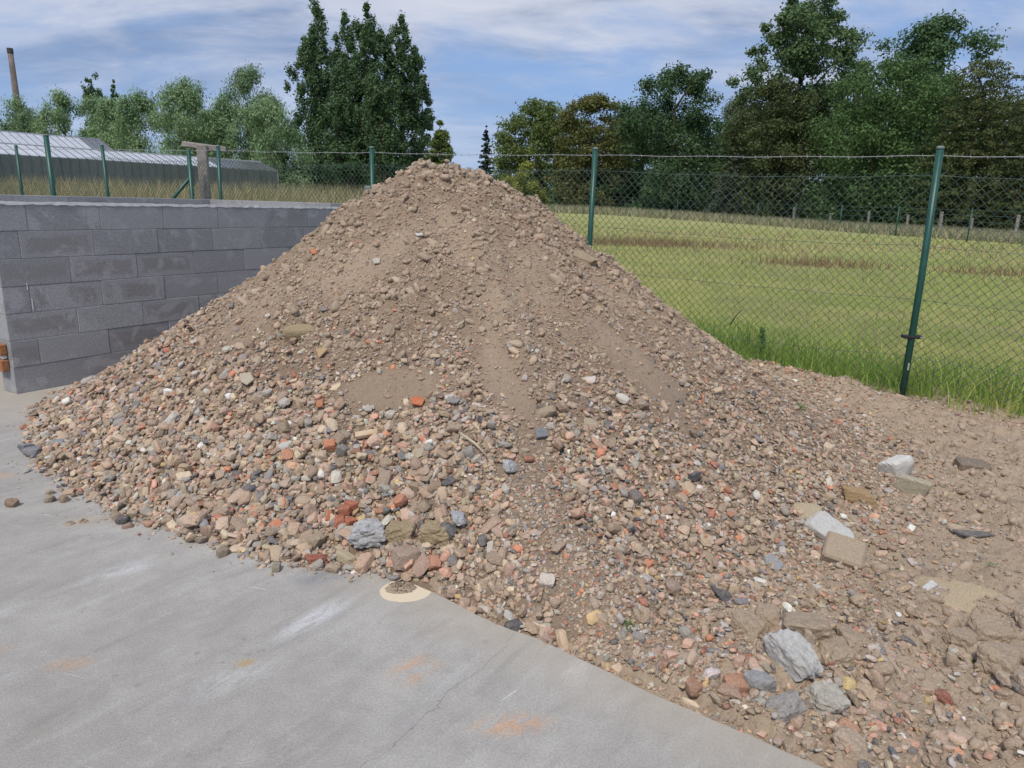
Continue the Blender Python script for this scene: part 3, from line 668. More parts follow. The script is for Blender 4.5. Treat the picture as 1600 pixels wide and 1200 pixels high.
# shrubs along the foot of the wood and under the poplars
rgs = np.random.default_rng(77); shrubs = []
for px in np.arange(0.07, .80, .042):
    Y = 61-23*(px-.07)/.68+rgs.uniform(-1, 3.0); shrubs.append((px*Y*.98, Y, rgs.uniform(2.2, 3.8), rgs.uniform(1.3, 2.1), 'shrub' if rgs.uniform() < .7 else 'mid'))
for i, (X, Y, H, W, mk) in enumerate(shrubs):
    make_tree('bush', X, Y, H, W, mk, nth(i, len(shrubs))+' of the dark shrubs along the foot of the wood', 300+i, 3000, .25, 'shrub', 'dark shrubs along the foot of the wood')
for i, (X, Y, H, W) in enumerate([(-19.5, 60, 4.4, 2.0), (-16.8, 59, 4.0, 2.2), (-13.5, 58, 3.8, 2.3), (-10.6, 58, 3.9, 2.2), (-8.0, 61, 3.4, 2.0), (-12, 72, 6, 3.4), (-16, 74, 6, 3.4)]):
    make_tree('bush', X, Y, H, W, 'shrub', ['leftmost dark shrub under the poplar clump, beside the low bright willow', 'second dark shrub from the left under the poplar clump', 'middle dark shrub in front under the poplar clump', 'second dark shrub from the right under the poplar clump', 'rightmost dark shrub under the poplar clump', 'dark tall shrub behind the right half of the poplar clump', 'dark tall shrub behind the left half of the poplar clump'][i], 350+i, 3200, .27, 'shrub', 'dark shrubs under the poplar clump')
make_tree('bush', -10.2, 42, 1.25, .75, 'yellow', 'small bright green bush by the fence just left of the heap', 380, 1800, .13, 'bush')
# ------------------------------------------------------------------ chain link fence with posts, tension wires and barbed wire
F0 = np.array([3.23, 5.70]); FDIR = np.array([-.8435, .5370]); FDIR /= np.linalg.norm(FDIR); FSP = 2.95; FN = np.array([-FDIR[1], FDIR[0]])
TOPS = {-1: 1.93, 0: 1.985, 1: 2.03, 2: 2.095, 3: 2.17, 4: 2.24, 5: 2.29, 6: 2.33}
def fpos(k): return F0+FDIR*FSP*k
fence = empty('chain_link_fence', (F0[0], F0[1], 0), label='green chain link fence with barbed wire strand running behind the heap along the meadow', cat='fence')
def rel(p, z): return Vector((p[0]-F0[0], p[1]-F0[1], z))
def top_at(u): return float(np.interp(u, sorted(TOPS), [TOPS[q] for q in sorted(TOPS)]))
post_me = {}
for kk in range(-1, 7):
    p = fpos(kk); tp = TOPS[kk]
    ln = [.012, -.02, .01, 0, .02, -.01, .01, 0][kk+1]
    o = link('post', tubemesh('post', [([(0, 0, -.35), (0, 0, 1.0), (ln, 0, 2.0)], [.026, .026, .026])], MAT['green_paint'], 14), fence, rel(p, tp-2.0))
    link('post_cap', tubemesh('post_cap', [([(ln, 0, 1.99), (ln, 0, 2.006), (ln, 0, 2.014)], [.0285, .0285, .02])], MAT['cap'], 14), o)
    if kk == 0:
        link('clamp', boxmesh('clamp', -.075, .075, -.032, .032, .53, .556, MAT['black'], .006), o)
        link('bolt', tubemesh('bolt', [([(.06, -.04, .543), (.06, .04, .543)], [.008, .008])], MAT['galv'], 8), o)
        link('label_strip', boxmesh('label_strip', -.008, .006, -.0285, -.026, .27, .33, MAT['galv'], .001), o)
for kk, du, h in ((2, .28, 1.52),):     # braces of the corner posts
    p = fpos(kk); q = p+FDIR*FSP*du*1.4+FN*(-.02); tp = TOPS[kk]-2.0
    o = link('brace', tubemesh('brace', [([rel(p, tp+h), rel(q, tp-.1)], [.021, .021])], MAT['green_paint'], 10), fence)
    link('brace_clamp', boxmesh('brace_clamp', -.05, .05, -.045, .045, -.04, .04, MAT['cap'], .015), o, rel(p+FDIR*.05, tp+h))
Wd = .0708
rgf = np.random.default_rng(5)
def sag(u):                              # slack of the mesh's top edge between the posts
    f = u-np.floor(u); return -.035*4*f*(1-f)
def mesh_height_bottom(u): return .30 if u > .2 else .12
for kk in range(-1, 6):
    n_w = int(FSP/(Wd/2)); V = []; F = []; r = .0031
    for i in range(n_w):
        t0 = kk*FSP+i*Wd/2; u = t0/FSP; top = top_at(u)-.185+float(sag(np.array(u))); bot = top_at(u)-2.0+.06
        ns = int((top-bot)/(Wd/2)); j = np.arange(ns+1)
        z = top-j*Wd/2+.018; t = t0+np.where((j+i) % 2 == 0, 0, Wd/2)
        wob = .012*vnoise(t*3.1, z*3.7, 8); dz = .006*vnoise(t*2.3, z*2.9, 9)+ .0015*rgf.normal(0, 1, len(j))
        bulge = .04*np.sin(np.clip((u-math.floor(u)), 0, 1)*math.pi)*vnoise(np.array(u*1.3), np.array(2.), 7)*(1-(z-bot)/(top-bot))
        nn = wob+bulge+.0035*np.where((j+i) % 2 == 0, 1, -1)+.028
        P = np.stack([FDIR[0]*t-FN[0]*nn, FDIR[1]*t-FN[1]*nn, z+dz], 1)
        o = len(V)*0+sum(len(v) for v in V)
        ring = np.array([(math.cos(a), math.sin(a)) for a in (0, 2.094, 4.189)])*r
        VV = P[:, None, :]+ring[None, :, 0:1]*np.array([FDIR[0], FDIR[1], .0])[None, None]+ring[None, :, 1:2]*np.array([FN[0], FN[1], 0])[None, None]
        V.append(VV.reshape(-1, 3)); a = np.arange(ns)[:, None]*3; kx = np.array([[0, 1], [1, 2], [2, 0]])
        ff = np.stack([a+kx[:, 0], a+kx[:, 1], a+3+kx[:, 1], a+3+kx[:, 0]], 2).reshape(-1, 4)+o; F.append(ff)
    link('wire_mesh', npmesh('wire_mesh', np.concatenate(V), np.concatenate(F), MAT['wire'], True), fence, kind='stuff')
def wire(name, hs, rad_, mat, sagd, u0=-1, u1=6, n=0):
    pts = []
    for u in np.linspace(u0, u1, int((u1-u0)*14)+1):
        p = F0+FDIR*FSP*u; f = u-math.floor(u); q = p-FN*.03
        pts.append(rel(q, top_at(u)+hs-sagd*4*f*(1-f)+.004*math.sin(u*23)))
    return link(name, tubemesh(name, [(pts, [rad_]*len(pts))], mat, 5), fence), pts
wire('tension_wire', -.20, .002, MAT['wire'], .03); wire('tension_wire', -.735, .0018, MAT['wire'], .03); wire('tension_wire', -1.16, .0018, MAT['wire'], .02)
wire('tension_wire', -1.62, .0018, MAT['wire'], .05)
bw, bpts = wire('barbed_wire', -.055, .0026, MAT['galv'], .012)
paths = []
for u in np.arange(-1, 6, .036):
    p = F0+FDIR*FSP*u-FN*.03; f = u-math.floor(u); z = top_at(u)-.055-.012*4*f*(1-f)+.004*math.sin(u*23); a = random.Random(int(u*1000)).uniform(0, 3.1)
    for s_ in (0, 1.4):
        d_ = Vector((FDIR[0]*.3, FDIR[1]*.3, 0))+Vector((FN[0]*math.cos(a+s_), FN[1]*math.cos(a+s_), math.sin(a+s_)))
        c_ = rel(p, z); paths.append(([c_-d_*.016, c_+d_*.016], [.0016, .0016]))
link('barbs', tubemesh('barbs', paths, MAT['galv'], 3, False), bw, kind='stuff')
pl = link('plastic_tie', tubemesh('plastic_tie', [([rel(F0+FDIR*FSP*.50-FN*.035, .46), rel(F0+FDIR*FSP*.485-FN*.035, .545), rel(F0+FDIR*FSP*.47-FN*.035, .60)], [.006, .005, .004])], MAT['black'], 6), fence)
# a taller single post and the grey wooden tee behind the wall
p4 = Vector((-7.98, 12.6, .30))
o = empty('fence_post', p4, label='tallest green post at the far left, standing behind the block wall', cat='post')
link('tube', tubemesh('tube', [([(0, 0, -.3), (0, 0, 2.1)], [.042, .042])], MAT['green_paint'], 14), o)
link('post_cap', tubemesh('post_cap', [([(0, 0, 2.1), (0, 0, 2.125)], [.046, .04])], MAT['cap'], 14), o)
o = empty('fence_post', (-4.78, 10.78, .2), label='green post with a slanted brace beside the grey wooden tee', cat='post')
link('tube', tubemesh('tube', [([(0, 0, -.3), (0, 0, 1.93)], [.030, .030])], MAT['green_paint'], 12), o)
link('brace', tubemesh('brace', [([(0, 0, 1.55), (-.55, .1, 1.0), (-1.2, .25, .1)], [.024, .024, .024])], MAT['green_paint'], 10), o)
tee = empty('wooden_tee', (-4.72, 11.1, .2), .1, label='grey weathered wooden tee of a post and a crossbar behind the block wall', cat='wooden post')
link('post', boxmesh('post', -.075, .075, -.05, .05, -.3, 2.02, MAT['old_wood'], .012, .008, rngw), tee)
link('crossbar', boxmesh('crossbar', -.48, .16, .052, .11, 1.95, 2.035, MAT['old_wood'], .012, .012, rngw), tee, (0, 0, 0), (0, rad(5), 0))
# low fence at the far side of the meadow
pa = np.array([14.3, 50.0]); pb = np.array([18.3, 29.5]); dd = (pb-pa)/5; far_f = empty('field_fence', (pa[0], pa[1], 0), label='low green wire fence along the far edge of the meadow before the trees', cat='fence')
tops_ = []
pme = tubemesh('post', [([(0, 0, -.3), (0, 0, 1.32)], [.030, .030])], MAT['green_paint'], 8)
for i in range(-8, 9):
    q = pa+dd*i if i > -1 else pa+np.array([-.92, 4.0])*.55*(-i)
    if i < 0: q = pa+np.array([-3.0, 2.4])*(-i)*.95
    z = float(field_h(np.array(q[0]), np.array(q[1]))); tops_.append(Vector((q[0]-pa[0], q[1]-pa[1], z)))
    link('post', pme, far_f, tops_[-1])
for h in (.2, .5, .8, 1.05, 1.25):
    link('strand', tubemesh('strand', [([t_+Vector((0, 0, h)) for t_ in tops_], [.006]*len(tops_))], MAT['wire'], 4), far_f)
rgp = random.Random(3)
for i in range(9):                       # short grey stakes in front of the wood
    u = .27+.052*i+rgp.uniform(-.012, .012); Y = 57-27*(u-.2)/.5+rgp.uniform(-.5, .5); X = u*Y; z = float(field_h(np.array(X), np.array(Y)))
    bm_ = boxmesh('stake', -.07, .07, -.06, .06, -.2, rgp.uniform(.9, 1.25), MAT['old_wood'], .015, .015, rgp)
    link('wooden_stake', bm_, None, (X, Y, z), (rgp.uniform(-.05, .05), rgp.uniform(-.06, .06), rgp.uniform(0, 3)), label=nth(i, 9)+' of the short wooden stakes at the meadow\'s far edge', cat='stake', group='grey stakes at the far edge of the meadow')
# ------------------------------------------------------------------ the heap and its stones
def on_bay(x, y): return (x-WC.x)*WN.x+(y-WC.y)*WN.y          # > 0 in front of the near wall's face
FINES = [(-.62, 3.58, .27, .13, 10, 1.0), (-.02, 3.55, .34, .10, -72, .95), (.12, 3.12, .34, .09, -76, .95), (.72, 4.0, .40, .15, -40, 1.0), (.95, 3.62, .22, .08, -45, .7), (-.95, 4.50, .34, .16, 20, .8), (-.38, 4.62, .30, .10, -60, .7), (.36, 2.44, .42, .13, -54, 1.0), (.13, 2.78, .24, .11, -62, 1.0),
         (1.9, 4.85, .35, .6, 0, .8), (-1.72, 4.47, .22, .32, 0, .75), (.05, 4.25, .16, .45, -20, .75), (.62, 4.62, .25, .2, -30, .7), (-1.25, 4.62, .14, .30, 30, .6), (1.35, 4.4, .10, .45, 40, .5)]
def fines(x, y):
    f = np.zeros_like(x)
    wx = x+.12*fbm(x, y, 3.0, 3, 90); wy = y+.12*fbm(x, y, 3.0, 3, 91)
    for cx, cy, sx, sy, a, amt in FINES: f = np.maximum(f, amt*np.clip(1.7*gauss(wx, wy, cx, cy, sx, sy, rad(a)), 0, 1))
    s, th, r = pile_s(x, y)
    streak = sstep(.15, .6, vnoise(th/7.5, r*.45, 70)+.45*vnoise(th/2.6, r*.8, 71))*(1-sstep(.50, .72, s))*.5
    return np.clip(np.maximum(f, streak), 0, 1)
def clodsurf(x, y, h):
    s, th, r = pile_s(x, y); fz_ = fines(x, y)
    a = fbm(x, y, 7, 4, 80); b = np.abs(fbm(x, y, 15, 3, 81)); c_ = fbm(x, y, 30, 3, 82)
    d_ = sstep(.10, .42, fbm(x, y, 5.2, 3, 83))*sstep(-.2, .3, fbm(x, y, 11, 2, 84))
    return h+((.032*a+.046*b+.022*c_+.036*d_)*(1.2-.7*sstep(.45, .85, s))-.012)*(1-.75*fz_)+.006*fbm(x, y, 40, 2, 85)
def heap_surface(X, Y):
    h = pile_base(X, Y)+spur(X, Y)+gullies(X, Y)
    # broken crust on the right shoulder
    h = h-.045*gauss(X, Y, .30, 4.80, .17, .025, rad(-20))-.04*gauss(X, Y, .42, 4.92, .025, .10, rad(-20))
    return clodsurf(X, Y, h)
keep_h = lambda X, Y, Z: (pile_s(X, Y)[0] < 1.16) & (on_bay(X, Y) > -.12) & (Z > -.10)
heap_me = gridmesh('rubble_heap', np.arange(-4.0, 3.0, .018), np.arange(1.6, 8.4, .018), heap_surface, MAT['heap'], keep_h, True, {'fine': fines, 'low': lambda x, y: sstep(.45, .8, pile_s(x, y)[0])})
link('rubble_heap', heap_me, label='large conical heap of brown earth and crushed rubble on the edge of the concrete slab', cat='rubble heap')

def surf(x, y):
    x = np.asarray(x, float); y = np.asarray(y, float)
    ss = slab_side(x, y); e = np.where(ss > .0, earth_surface(x, y), 0.0); s = pile_s(x, y)[0]
    return np.where(s < 1.15, np.maximum(e, heap_surface(x, y)), e)
MARKS = [(-.60, 2.80, 'the knobbly grey lump'), (.0, 2.95, 'the pale upright lump'), (-.21, 2.775, 'the small blue grey lump'), (-.30, 2.64, 'the salmon brick'), (-.68, 2.715, 'the cream brick'), (-.475, 3.465, 'the bright orange tile shard'), (-1.06, 3.86, 'the yellowish triangular shard'),
 (-1.24, 4.08, 'the flat ochre lump'), (-1.46, 3.785, 'the pale cream shard'), (-.87, 4.49, 'the whitish shard'), (-.70, 3.285, 'the wood offcut'), (-.17, 3.12, 'the thin pale stick'), (-.28, 3.93, 'the bent grey stick'), (.14, 3.22, 'the blue grey slate'), (1.16, 2.82, 'the light slate piece'), (.86, 2.53, 'the dark slate piece'),
 (1.43, 2.545, 'the dark slate on bare earth'), (2.26, 3.18, 'the flat sunken slate'), (2.34, 4.06, 'the white plaster chunk'), (2.235, 3.71, 'the beige wedge stone'), (1.86, 3.53, 'the ochre oblong sandstone'), (1.53, 3.14, 'the whitish flat chunk'), (1.50, 2.90, 'the brown paving block'), (2.89, 4.20, 'the half sunk block'), (1.87, 2.61, 'the large clay slab'),
 (.93, 2.01, 'the large pale concrete lump'), (.985, 1.89, 'the greyish beige lump'), (.835, 1.835, 'the dark rough lump'), (1.02, 2.15, 'the biggest earth clod'), (1.78, 2.30, 'the clods at the right edge'), (-.395, 2.50, 'the cream sand patch'), (-1.79, 3.03, 'the dark stone on the slab'), (-1.21, 2.75, 'the round stone on the slab'), (-2.75, 3.87, 'the blue grey tip stone'),
 (-2.265, 3.245, 'the three small slab stones'), (.46, 5.02, 'the ochre crust lump'), (1.95, 4.62, 'the grassy weed'), (.44, 2.25, 'the dark green tuft'), (-3.5, 5.0, 'the end of the block wall'), (3.2, 5.6, 'the nearest fence post'), (-.58, 5.4, 'the top of the heap')]
rg = np.random.default_rng(21)
def rock_verts(dims, seed, planes, rough, sub, lump=0.0, chip=.05, lo=.62):
    """a block cut by random planes, edges worn, faces roughened -> bmesh"""
    r = np.random.default_rng(seed); bm = bmesh.new(); bmesh.ops.create_icosphere(bm, subdivisions=sub, radius=1.0)
    V = np.array([v.co[:] for v in bm.verts]); ax = np.linalg.qr(r.normal(0, 1, (3, 3)))[0]*.25+np.eye(3)*.9
    nn = np.concatenate([ax, -ax, r.normal(0, 1, (max(2, planes-5), 3))]); nn /= np.linalg.norm(nn, axis=1, keepdims=True)
    dd = np.concatenate([r.uniform(lo, lo+.24, 6), r.uniform(lo+.04, 1.02, len(nn)-6)])
    cosv = V@nn.T; lim = np.where(cosv > .05, dd[None]/np.maximum(cosv, .05), 9); lim.sort(axis=1)
    V = V*np.minimum(lim[:, 0]-chip*np.exp(-(lim[:, 1]-lim[:, 0])/.05), 1.25)[:, None]
    f = fbm(V[:, 0]*1.0+seed, V[:, 1]+.7*V[:, 2], 2.6, 4, seed)+fbm(V[:, 1]+seed, V[:, 2]-.6*V[:, 0], 6.5, 3, seed+3)*.7
    l = np.abs(fbm(V[:, 0]+.4*V[:, 2]+seed, V[:, 1]-.5*V[:, 2], 4.0, 3, seed+7))
    V = V*(1+1.5*rough*f+lump*(l-.2))[:, None]*np.array(dims)[None]*.58
    for v, c in zip(bm.verts, V): v.co = c
    return bm
def proto_set(tag_, specs, mat):
    """small library of stone shapes, about 1 unit across"""
    out = []
    for i, (planes, rough, sub, lump, lo, smooth) in enumerate(specs):
        bm = rock_verts((1, 1, 1), 500+len(tag_)*31+i, planes, rough, sub, lump, .05, lo); me = bmmesh(tag_, bm, mat, smooth); out.append(me)
    return out
SP_MID = [(5+i % 6, .045+.03*(i % 3), 2, .08*(i % 2), (.40, .50, .62)[i % 3], i % 4 == 2) for i in range(30)] + [(3, .02, 2, 0, .36, False) for i in range(8)]
SP_CLOD = [(11, .11, 2, .18, .7, True) for i in range(10)]
SP_TINY = [(8, .06, 1, .05, .68, i % 2 == 0) for i in range(10)]
PAL = np.array([(.345, .255, .185), (.30, .215, .15), (.43, .34, .245), (.40, .265, .20), (.33, .31, .285), (.40, .375, .34), (.075, .08, .095), (.50, .185, .095), (.31, .10, .065), (.60, .57, .52), (.45, .32, .15), (.155, .16, .175), (.48, .27, .19)])
WG = dict(body=[.27, .21, .15, .085, .10, .07, .035, .025, .018, .014, .016, .035, .03], pink=[.16, .1, .1, .38, .05, .05, .01, .03, .02, .03, .01, .01, .12], clod=[.42, .46, .06, .06, 0, 0, 0, 0, 0, 0, 0, 0, 0], spur=[.18, .16, .14, .14, .12, .10, .05, .03, .02, .02, .01, .06, .03])
def palette(n, key):
    w = np.array(WG[key]); w = w/w.sum(); i = rg.choice(len(PAL), n, p=w)
    return i, PAL[i]*rg.uniform(.60, 1.32, (n, 1))*(1+rg.normal(0, .03, (n, 3)))
def rand_rot(n, tilt, up=None):
    """rotation matrices: random heading, then a tilt of about `tilt` radians, then on to the slope"""
    az = rg.uniform(0, 2*np.pi, n); ti = np.abs(rg.normal(0, tilt, n)); ta = rg.uniform(0, 2*np.pi, n)
    ca, sa = np.cos(az), np.sin(az); Rz = np.zeros((n, 3, 3)); Rz[:, 0, 0] = ca; Rz[:, 0, 1] = -sa; Rz[:, 1, 0] = sa; Rz[:, 1, 1] = ca; Rz[:, 2, 2] = 1
    def axang(ax, an):
        K = np.zeros((n, 3, 3)); K[:, 0, 1] = -ax[:, 2]; K[:, 0, 2] = ax[:, 1]; K[:, 1, 0] = ax[:, 2]; K[:, 1, 2] = -ax[:, 0]; K[:, 2, 0] = -ax[:, 1]; K[:, 2, 1] = ax[:, 0]
        I = np.eye(3)[None]; s_, c_ = np.sin(an)[:, None, None], (1-np.cos(an))[:, None, None]; return I+s_*K+c_*(K@K)
    T = axang(np.stack([np.cos(ta), np.sin(ta), np.zeros(n)], 1), ti)
    if up is not None:
        z = np.array([0, 0, 1.0]); ax = np.cross(np.broadcast_to(z, up.shape), up); l = np.linalg.norm(ax, axis=1, keepdims=True)+1e-9; an = np.arctan2(l[:, 0], up[:, 2]); T = axang(ax/l, an)@T
    return T@Rz
def normals(x, y, fn, e=.04):
    gx = (fn(x+e, y)-fn(x-e, y))/(2*e); gy = (fn(x, y+e)-fn(x, y-e))/(2*e); n = np.stack([-gx, -gy, np.ones_like(gx)], 1); return n/np.linalg.norm(n, axis=1, keepdims=True)
def candidates(n, x0, x1, y0, y1): return rg.uniform(x0, x1, n), rg.uniform(y0, y1, n)
EYE = np.array([0, 0, 1.48])
def seen(x, y, z, up):
    d = EYE-np.stack([x, y, z], 1); d /= np.linalg.norm(d, axis=1, keepdims=True); return (d*up).sum(1) > -.12
def in_view(x, y): return (np.abs(x)/np.maximum(y, .1) < .92) & (y > .8)
KEEPOUT = []      # filled by the big pieces: loose stones stay clear of them
S = {k_: [] for k_ in ('x', 'y', 'z', 'd', 'asp', 'R', 'col', 'ci', 'kind', 'zone')}
def add(x, y, d, key, embed, tilt, kind, zone, flat=(.42, .95), dust=(.0, .25), tint=1.0):
    up = normals(x, y, ground_h); z = surf(x, y)
    ok = seen(x, y, z, up) & in_view(x, y) & (fence_side(x, y) < .15); x, y, d, z, up = x[ok], y[ok], d[ok], z[ok], up[ok]; n = len(x)
    d = d*(.60 if kind == MID else .66 if kind == CLOD else .72)
    ci, col = palette(n, key); du = rg.uniform(*dust, (n, 1)); col = (col*1.50*(1-du)+np.array([.44, .35, .265])*du)*tint
    asp = np.stack([rg.uniform(1.0, 1.65, n), rg.uniform(.72, 1.05, n), rg.uniform(*flat, n)], 1)
    S['x'].append(x); S['y'].append(y); S['z'].append(z+d*rg.uniform(*embed, n)); S['d'].append(d); S['asp'].append(asp); S['R'].append(rand_rot(n, tilt, up)); S['col'].append(col); S['ci'].append(ci)
    S['kind'].append(np.full(n, kind)); S['zone'].append(np.full(n, zone))
def pick(n, box, dens):
    x, y = candidates(n, *box); keep = rg.uniform(0, 1, n) < dens(x, y); return x[keep], y[keep]
MID, CLOD, TINY = 0, 1, 2
def ln_(n, med, sig, lo, hi): return np.clip(med*np.exp(rg.normal(0, sig, n)), lo, hi)
def d_mid(x, y):
    s = pile_s(x, y)[0]; f = fines(x, y); ss = slab_side(x, y)
    patch = .40+.60*sstep(-.25, .35, fbm(x, y, 1.9, 3, 97)); patch = np.maximum(patch, sstep(.55, .75, s))
    base = np.interp(s, [0, .1, .3, .45, .60, 1.0, 1.03, 1.10, 1.25], [.22, .20, .30, .60, 1.0, 1.0, .85, .35, .0])
    base = np.where((ss < 0) & (s > 1.005), np.interp(s, [1.0, 1.005, 1.05], [1, 1, .0])*np.exp(-(s-1.005)/.010), base)
    return base*patch*(1-.97*f)*(on_bay(x, y) > .03)
x, y = pick(115000, (-3.6, 2.7, 1.7, 6.6), d_mid); s = pile_s(x, y)[0]
low = sstep(.42, .88, s); leftish = np.clip((1.0-x)/1.8, 0, 1)
d = ln_(len(x), .0165+.0195*low*(.42+.58*leftish), .46, .010, .092); add(x, y, d, 'body', (.02, .40), .5, MID, 0)
# second, looser layer at the foot: the coarse pieces that rolled down
x, y = pick(36000, (-3.4, 2.0, 1.7, 5.4), lambda x, y: sstep(.58, .85, pile_s(x, y)[0])*(pile_s(x, y)[0] < 1.0)*(1-fines(x, y))*(on_bay(x, y) > .05)); leftish = np.clip((1.0-x)/1.8, 0, 1)
d = ln_(len(x), .025+.016*leftish, .42, .016, .10); add(x, y, d, 'body', (.30, .72), .7, MID, 0)
# crumbly clods of earth, mostly towards the top
up_ = lambda x, y: (1-sstep(.50, .78, pile_s(x, y)[0])*.85)*(on_bay(x, y) > .03)*(pile_s(x, y)[0] < 1)
rough_ = lambda x, y: .35+.65*sstep(-.15, .35, fbm(x, y, 2.4, 3, 98))
x, y = pick(44000, (-2.8, 2.0, 3.0, 6.4), lambda x, y: up_(x, y)*rough_(x, y)*(1-.97*fines(x, y))); add(x, y, ln_(len(x), .024, .52, .010, .095), 'clod', (-.08, .30), .9, CLOD, 1, (.6, .95), (.3, .8))
x, y = pick(90000, (-2.8, 2.2, 2.4, 6.4), lambda x, y: up_(x, y)*(1-.8*fines(x, y))); add(x, y, ln_(len(x), .0105, .34, .006, .022), 'clod', (.0, .35), .9, TINY, 1, (.6, 1), (.3, .8))
# grit everywhere
x, y = pick(95000, (-3.6, 3.0, 1.6, 6.6), lambda x, y: (pile_s(x, y)[0] < 1.12)*(1-.65*fines(x, y))*(on_bay(x, y) > .02)*np.where((slab_side(x, y) < 0) & (pile_s(x, y)[0] > 1.0), np.exp(-np.maximum(pile_s(x, y)[0]-1.0, 0)/.012)*.6, 1)); add(x, y, ln_(len(x), .0088, .35, .005, .02), 'body', (.0, .35), .7, TINY, 0, dust=(.1, .5))
# grey gravelly spur
x, y = pick(26000, (-.5, 1.0, 1.7, 3.4), lambda x, y: (slab_side(x, y) > .02)*gauss(x, y, .25, 2.5, .75, .26, rad(-52))); add(x, y, ln_(len(x), .0125, .42, .006, .04), 'spur', (.0, .35), .7, TINY, 3, dust=(.0, .3))
# a ragged fringe of crumbs on the slab
x, y = pick(60000, (-3.6, .9, 1.7, 5.0), lambda x, y: (slab_side(x, y) < 0)*(pile_s(x, y)[0] > .99)*(on_bay(x, y) > .02)*np.exp(-np.maximum(pile_s(x, y)[0]-1.0, 0)/.028)*.5*sstep(-.3, .5, fbm(x, y, 3.5, 3, 99))); add(x, y, ln_(len(x), .0065, .5, .003, .022), 'clod', (.1, .4), .7, TINY, 0)
# bare earth at the right
def d_earth(x, y):
    return (slab_side(x, y) > .0)*(pile_s(x, y)[0] > .98)*(.42+.58*sstep(-.1, .45, fbm(x, y, 1.6, 3, 95)))*np.clip(1.25-y/9, .35, 1)
box_e = (.2, 5.4, .9, 6.6)
x, y = pick(26000, box_e, d_earth); add(x, y, ln_(len(x), .020, .62, .008, .085), 'clod', (-.15, .2), .8, CLOD, 2, (.55, .95), (.4, .9), 1.08)
x, y = pick(13000, box_e, d_earth); add(x, y, ln_(len(x), .0155, .52, .008, .06), 'body', (-.15, .24), .4, MID, 2, (.5, .85), (.2, .65))
x, y = pick(90000, box_e, d_earth); add(x, y, ln_(len(x), .0078, .36, .004, .016), 'clod', (-.05, .3), .7, TINY, 2, (.5, .9), (.3, .85))
x, y = pick(36000, box_e, d_earth); add(x, y, ln_(len(x), .0078, .36, .004, .016), 'body', (-.05, .3), .7, TINY, 2, (.5, .9), (.2, .6))
# rubble between heap and slab edge, lower right
low_r = lambda x, y: (slab_side(x, y) > .02)*(pile_s(x, y)[0] > .90)*np.maximum(gauss(x, y, 1.0, 2.25, .50, .75, rad(20)), gauss(x, y, .35, 2.25, .85, .30, rad(-36)))
x, y = pick(22000, (-.4, 2.0, 1.3, 3.5), lambda x, y: low_r(x, y)*(1-.93*fines(x, y))); add(x, y, ln_(len(x), .022, .48, .009, .07), 'body', (-.05, .36), .55, MID, 3)
x, y = pick(6000, (.3, 1.5, 1.5, 2.6), lambda x, y: gauss(x, y, .88, 2.0, .35, .28, rad(-40))*(slab_side(x, y) > .03)); add(x, y, ln_(len(x), .030, .45, .012, .075), 'body', (-.05, .30), .6, MID, 3)
# pinkish stones along the foot of the fence
x, y = pick(30000, (1.6, 5.5, 3.6, 7.2), lambda x, y: np.exp(-((fence_side(x, y)+.22)/.20)**2)*.5+.07*gauss(x, y, 2.2, 5.2, .6, .8)); add(x, y, ln_(len(x), .025, .44, .010, .06), 'pink', (-.05, .35), .5, MID, 4)
# clods at the right
x, y = pick(2600, (.7, 3.0, 1.5, 3.2), lambda x, y: np.maximum(gauss(x, y, 1.05, 2.12, .25, .20), gauss(x, y, 1.85, 2.1, .30, .34))); add(x, y, ln_(len(x), .040, .5, .015, .11), 'clod', (-.05, .3), .9, CLOD, 5, (.7, 1.0), (.5, .9))
A = {k_: np.concatenate(v) for k_, v in S.items()}
dist = np.sqrt(A['x']**2+A['y']**2+(A['z']-1.48)**2); scr = A['d']*1110/dist
# stones lying where the block wall or the sand patch is are left out
ko = ((A['x']+.395)**2+(A['y']-2.50)**2 < .105**2)
for hx, hy, ht in MARKS:
    if not any(w_ in ht for w_ in ('post', 'top of', 'clods', 'tuft', 'weed', 'wall', 'three', 'tip', 'crust', 'sand')):
        ko |= ((A['x']-hx)**2+(A['y']-hy)**2 < (.075 if 'large' in ht or 'block' in ht or 'chunk' in ht or 'knobbly' in ht else .045)**2) & (A['d'] > .012)
for k_ in A: A[k_] = A[k_][~ko]
scr = scr[~ko]
order = np.argsort(-scr); big = order[:300]; isbig = np.zeros(len(scr), bool); isbig[big] = True

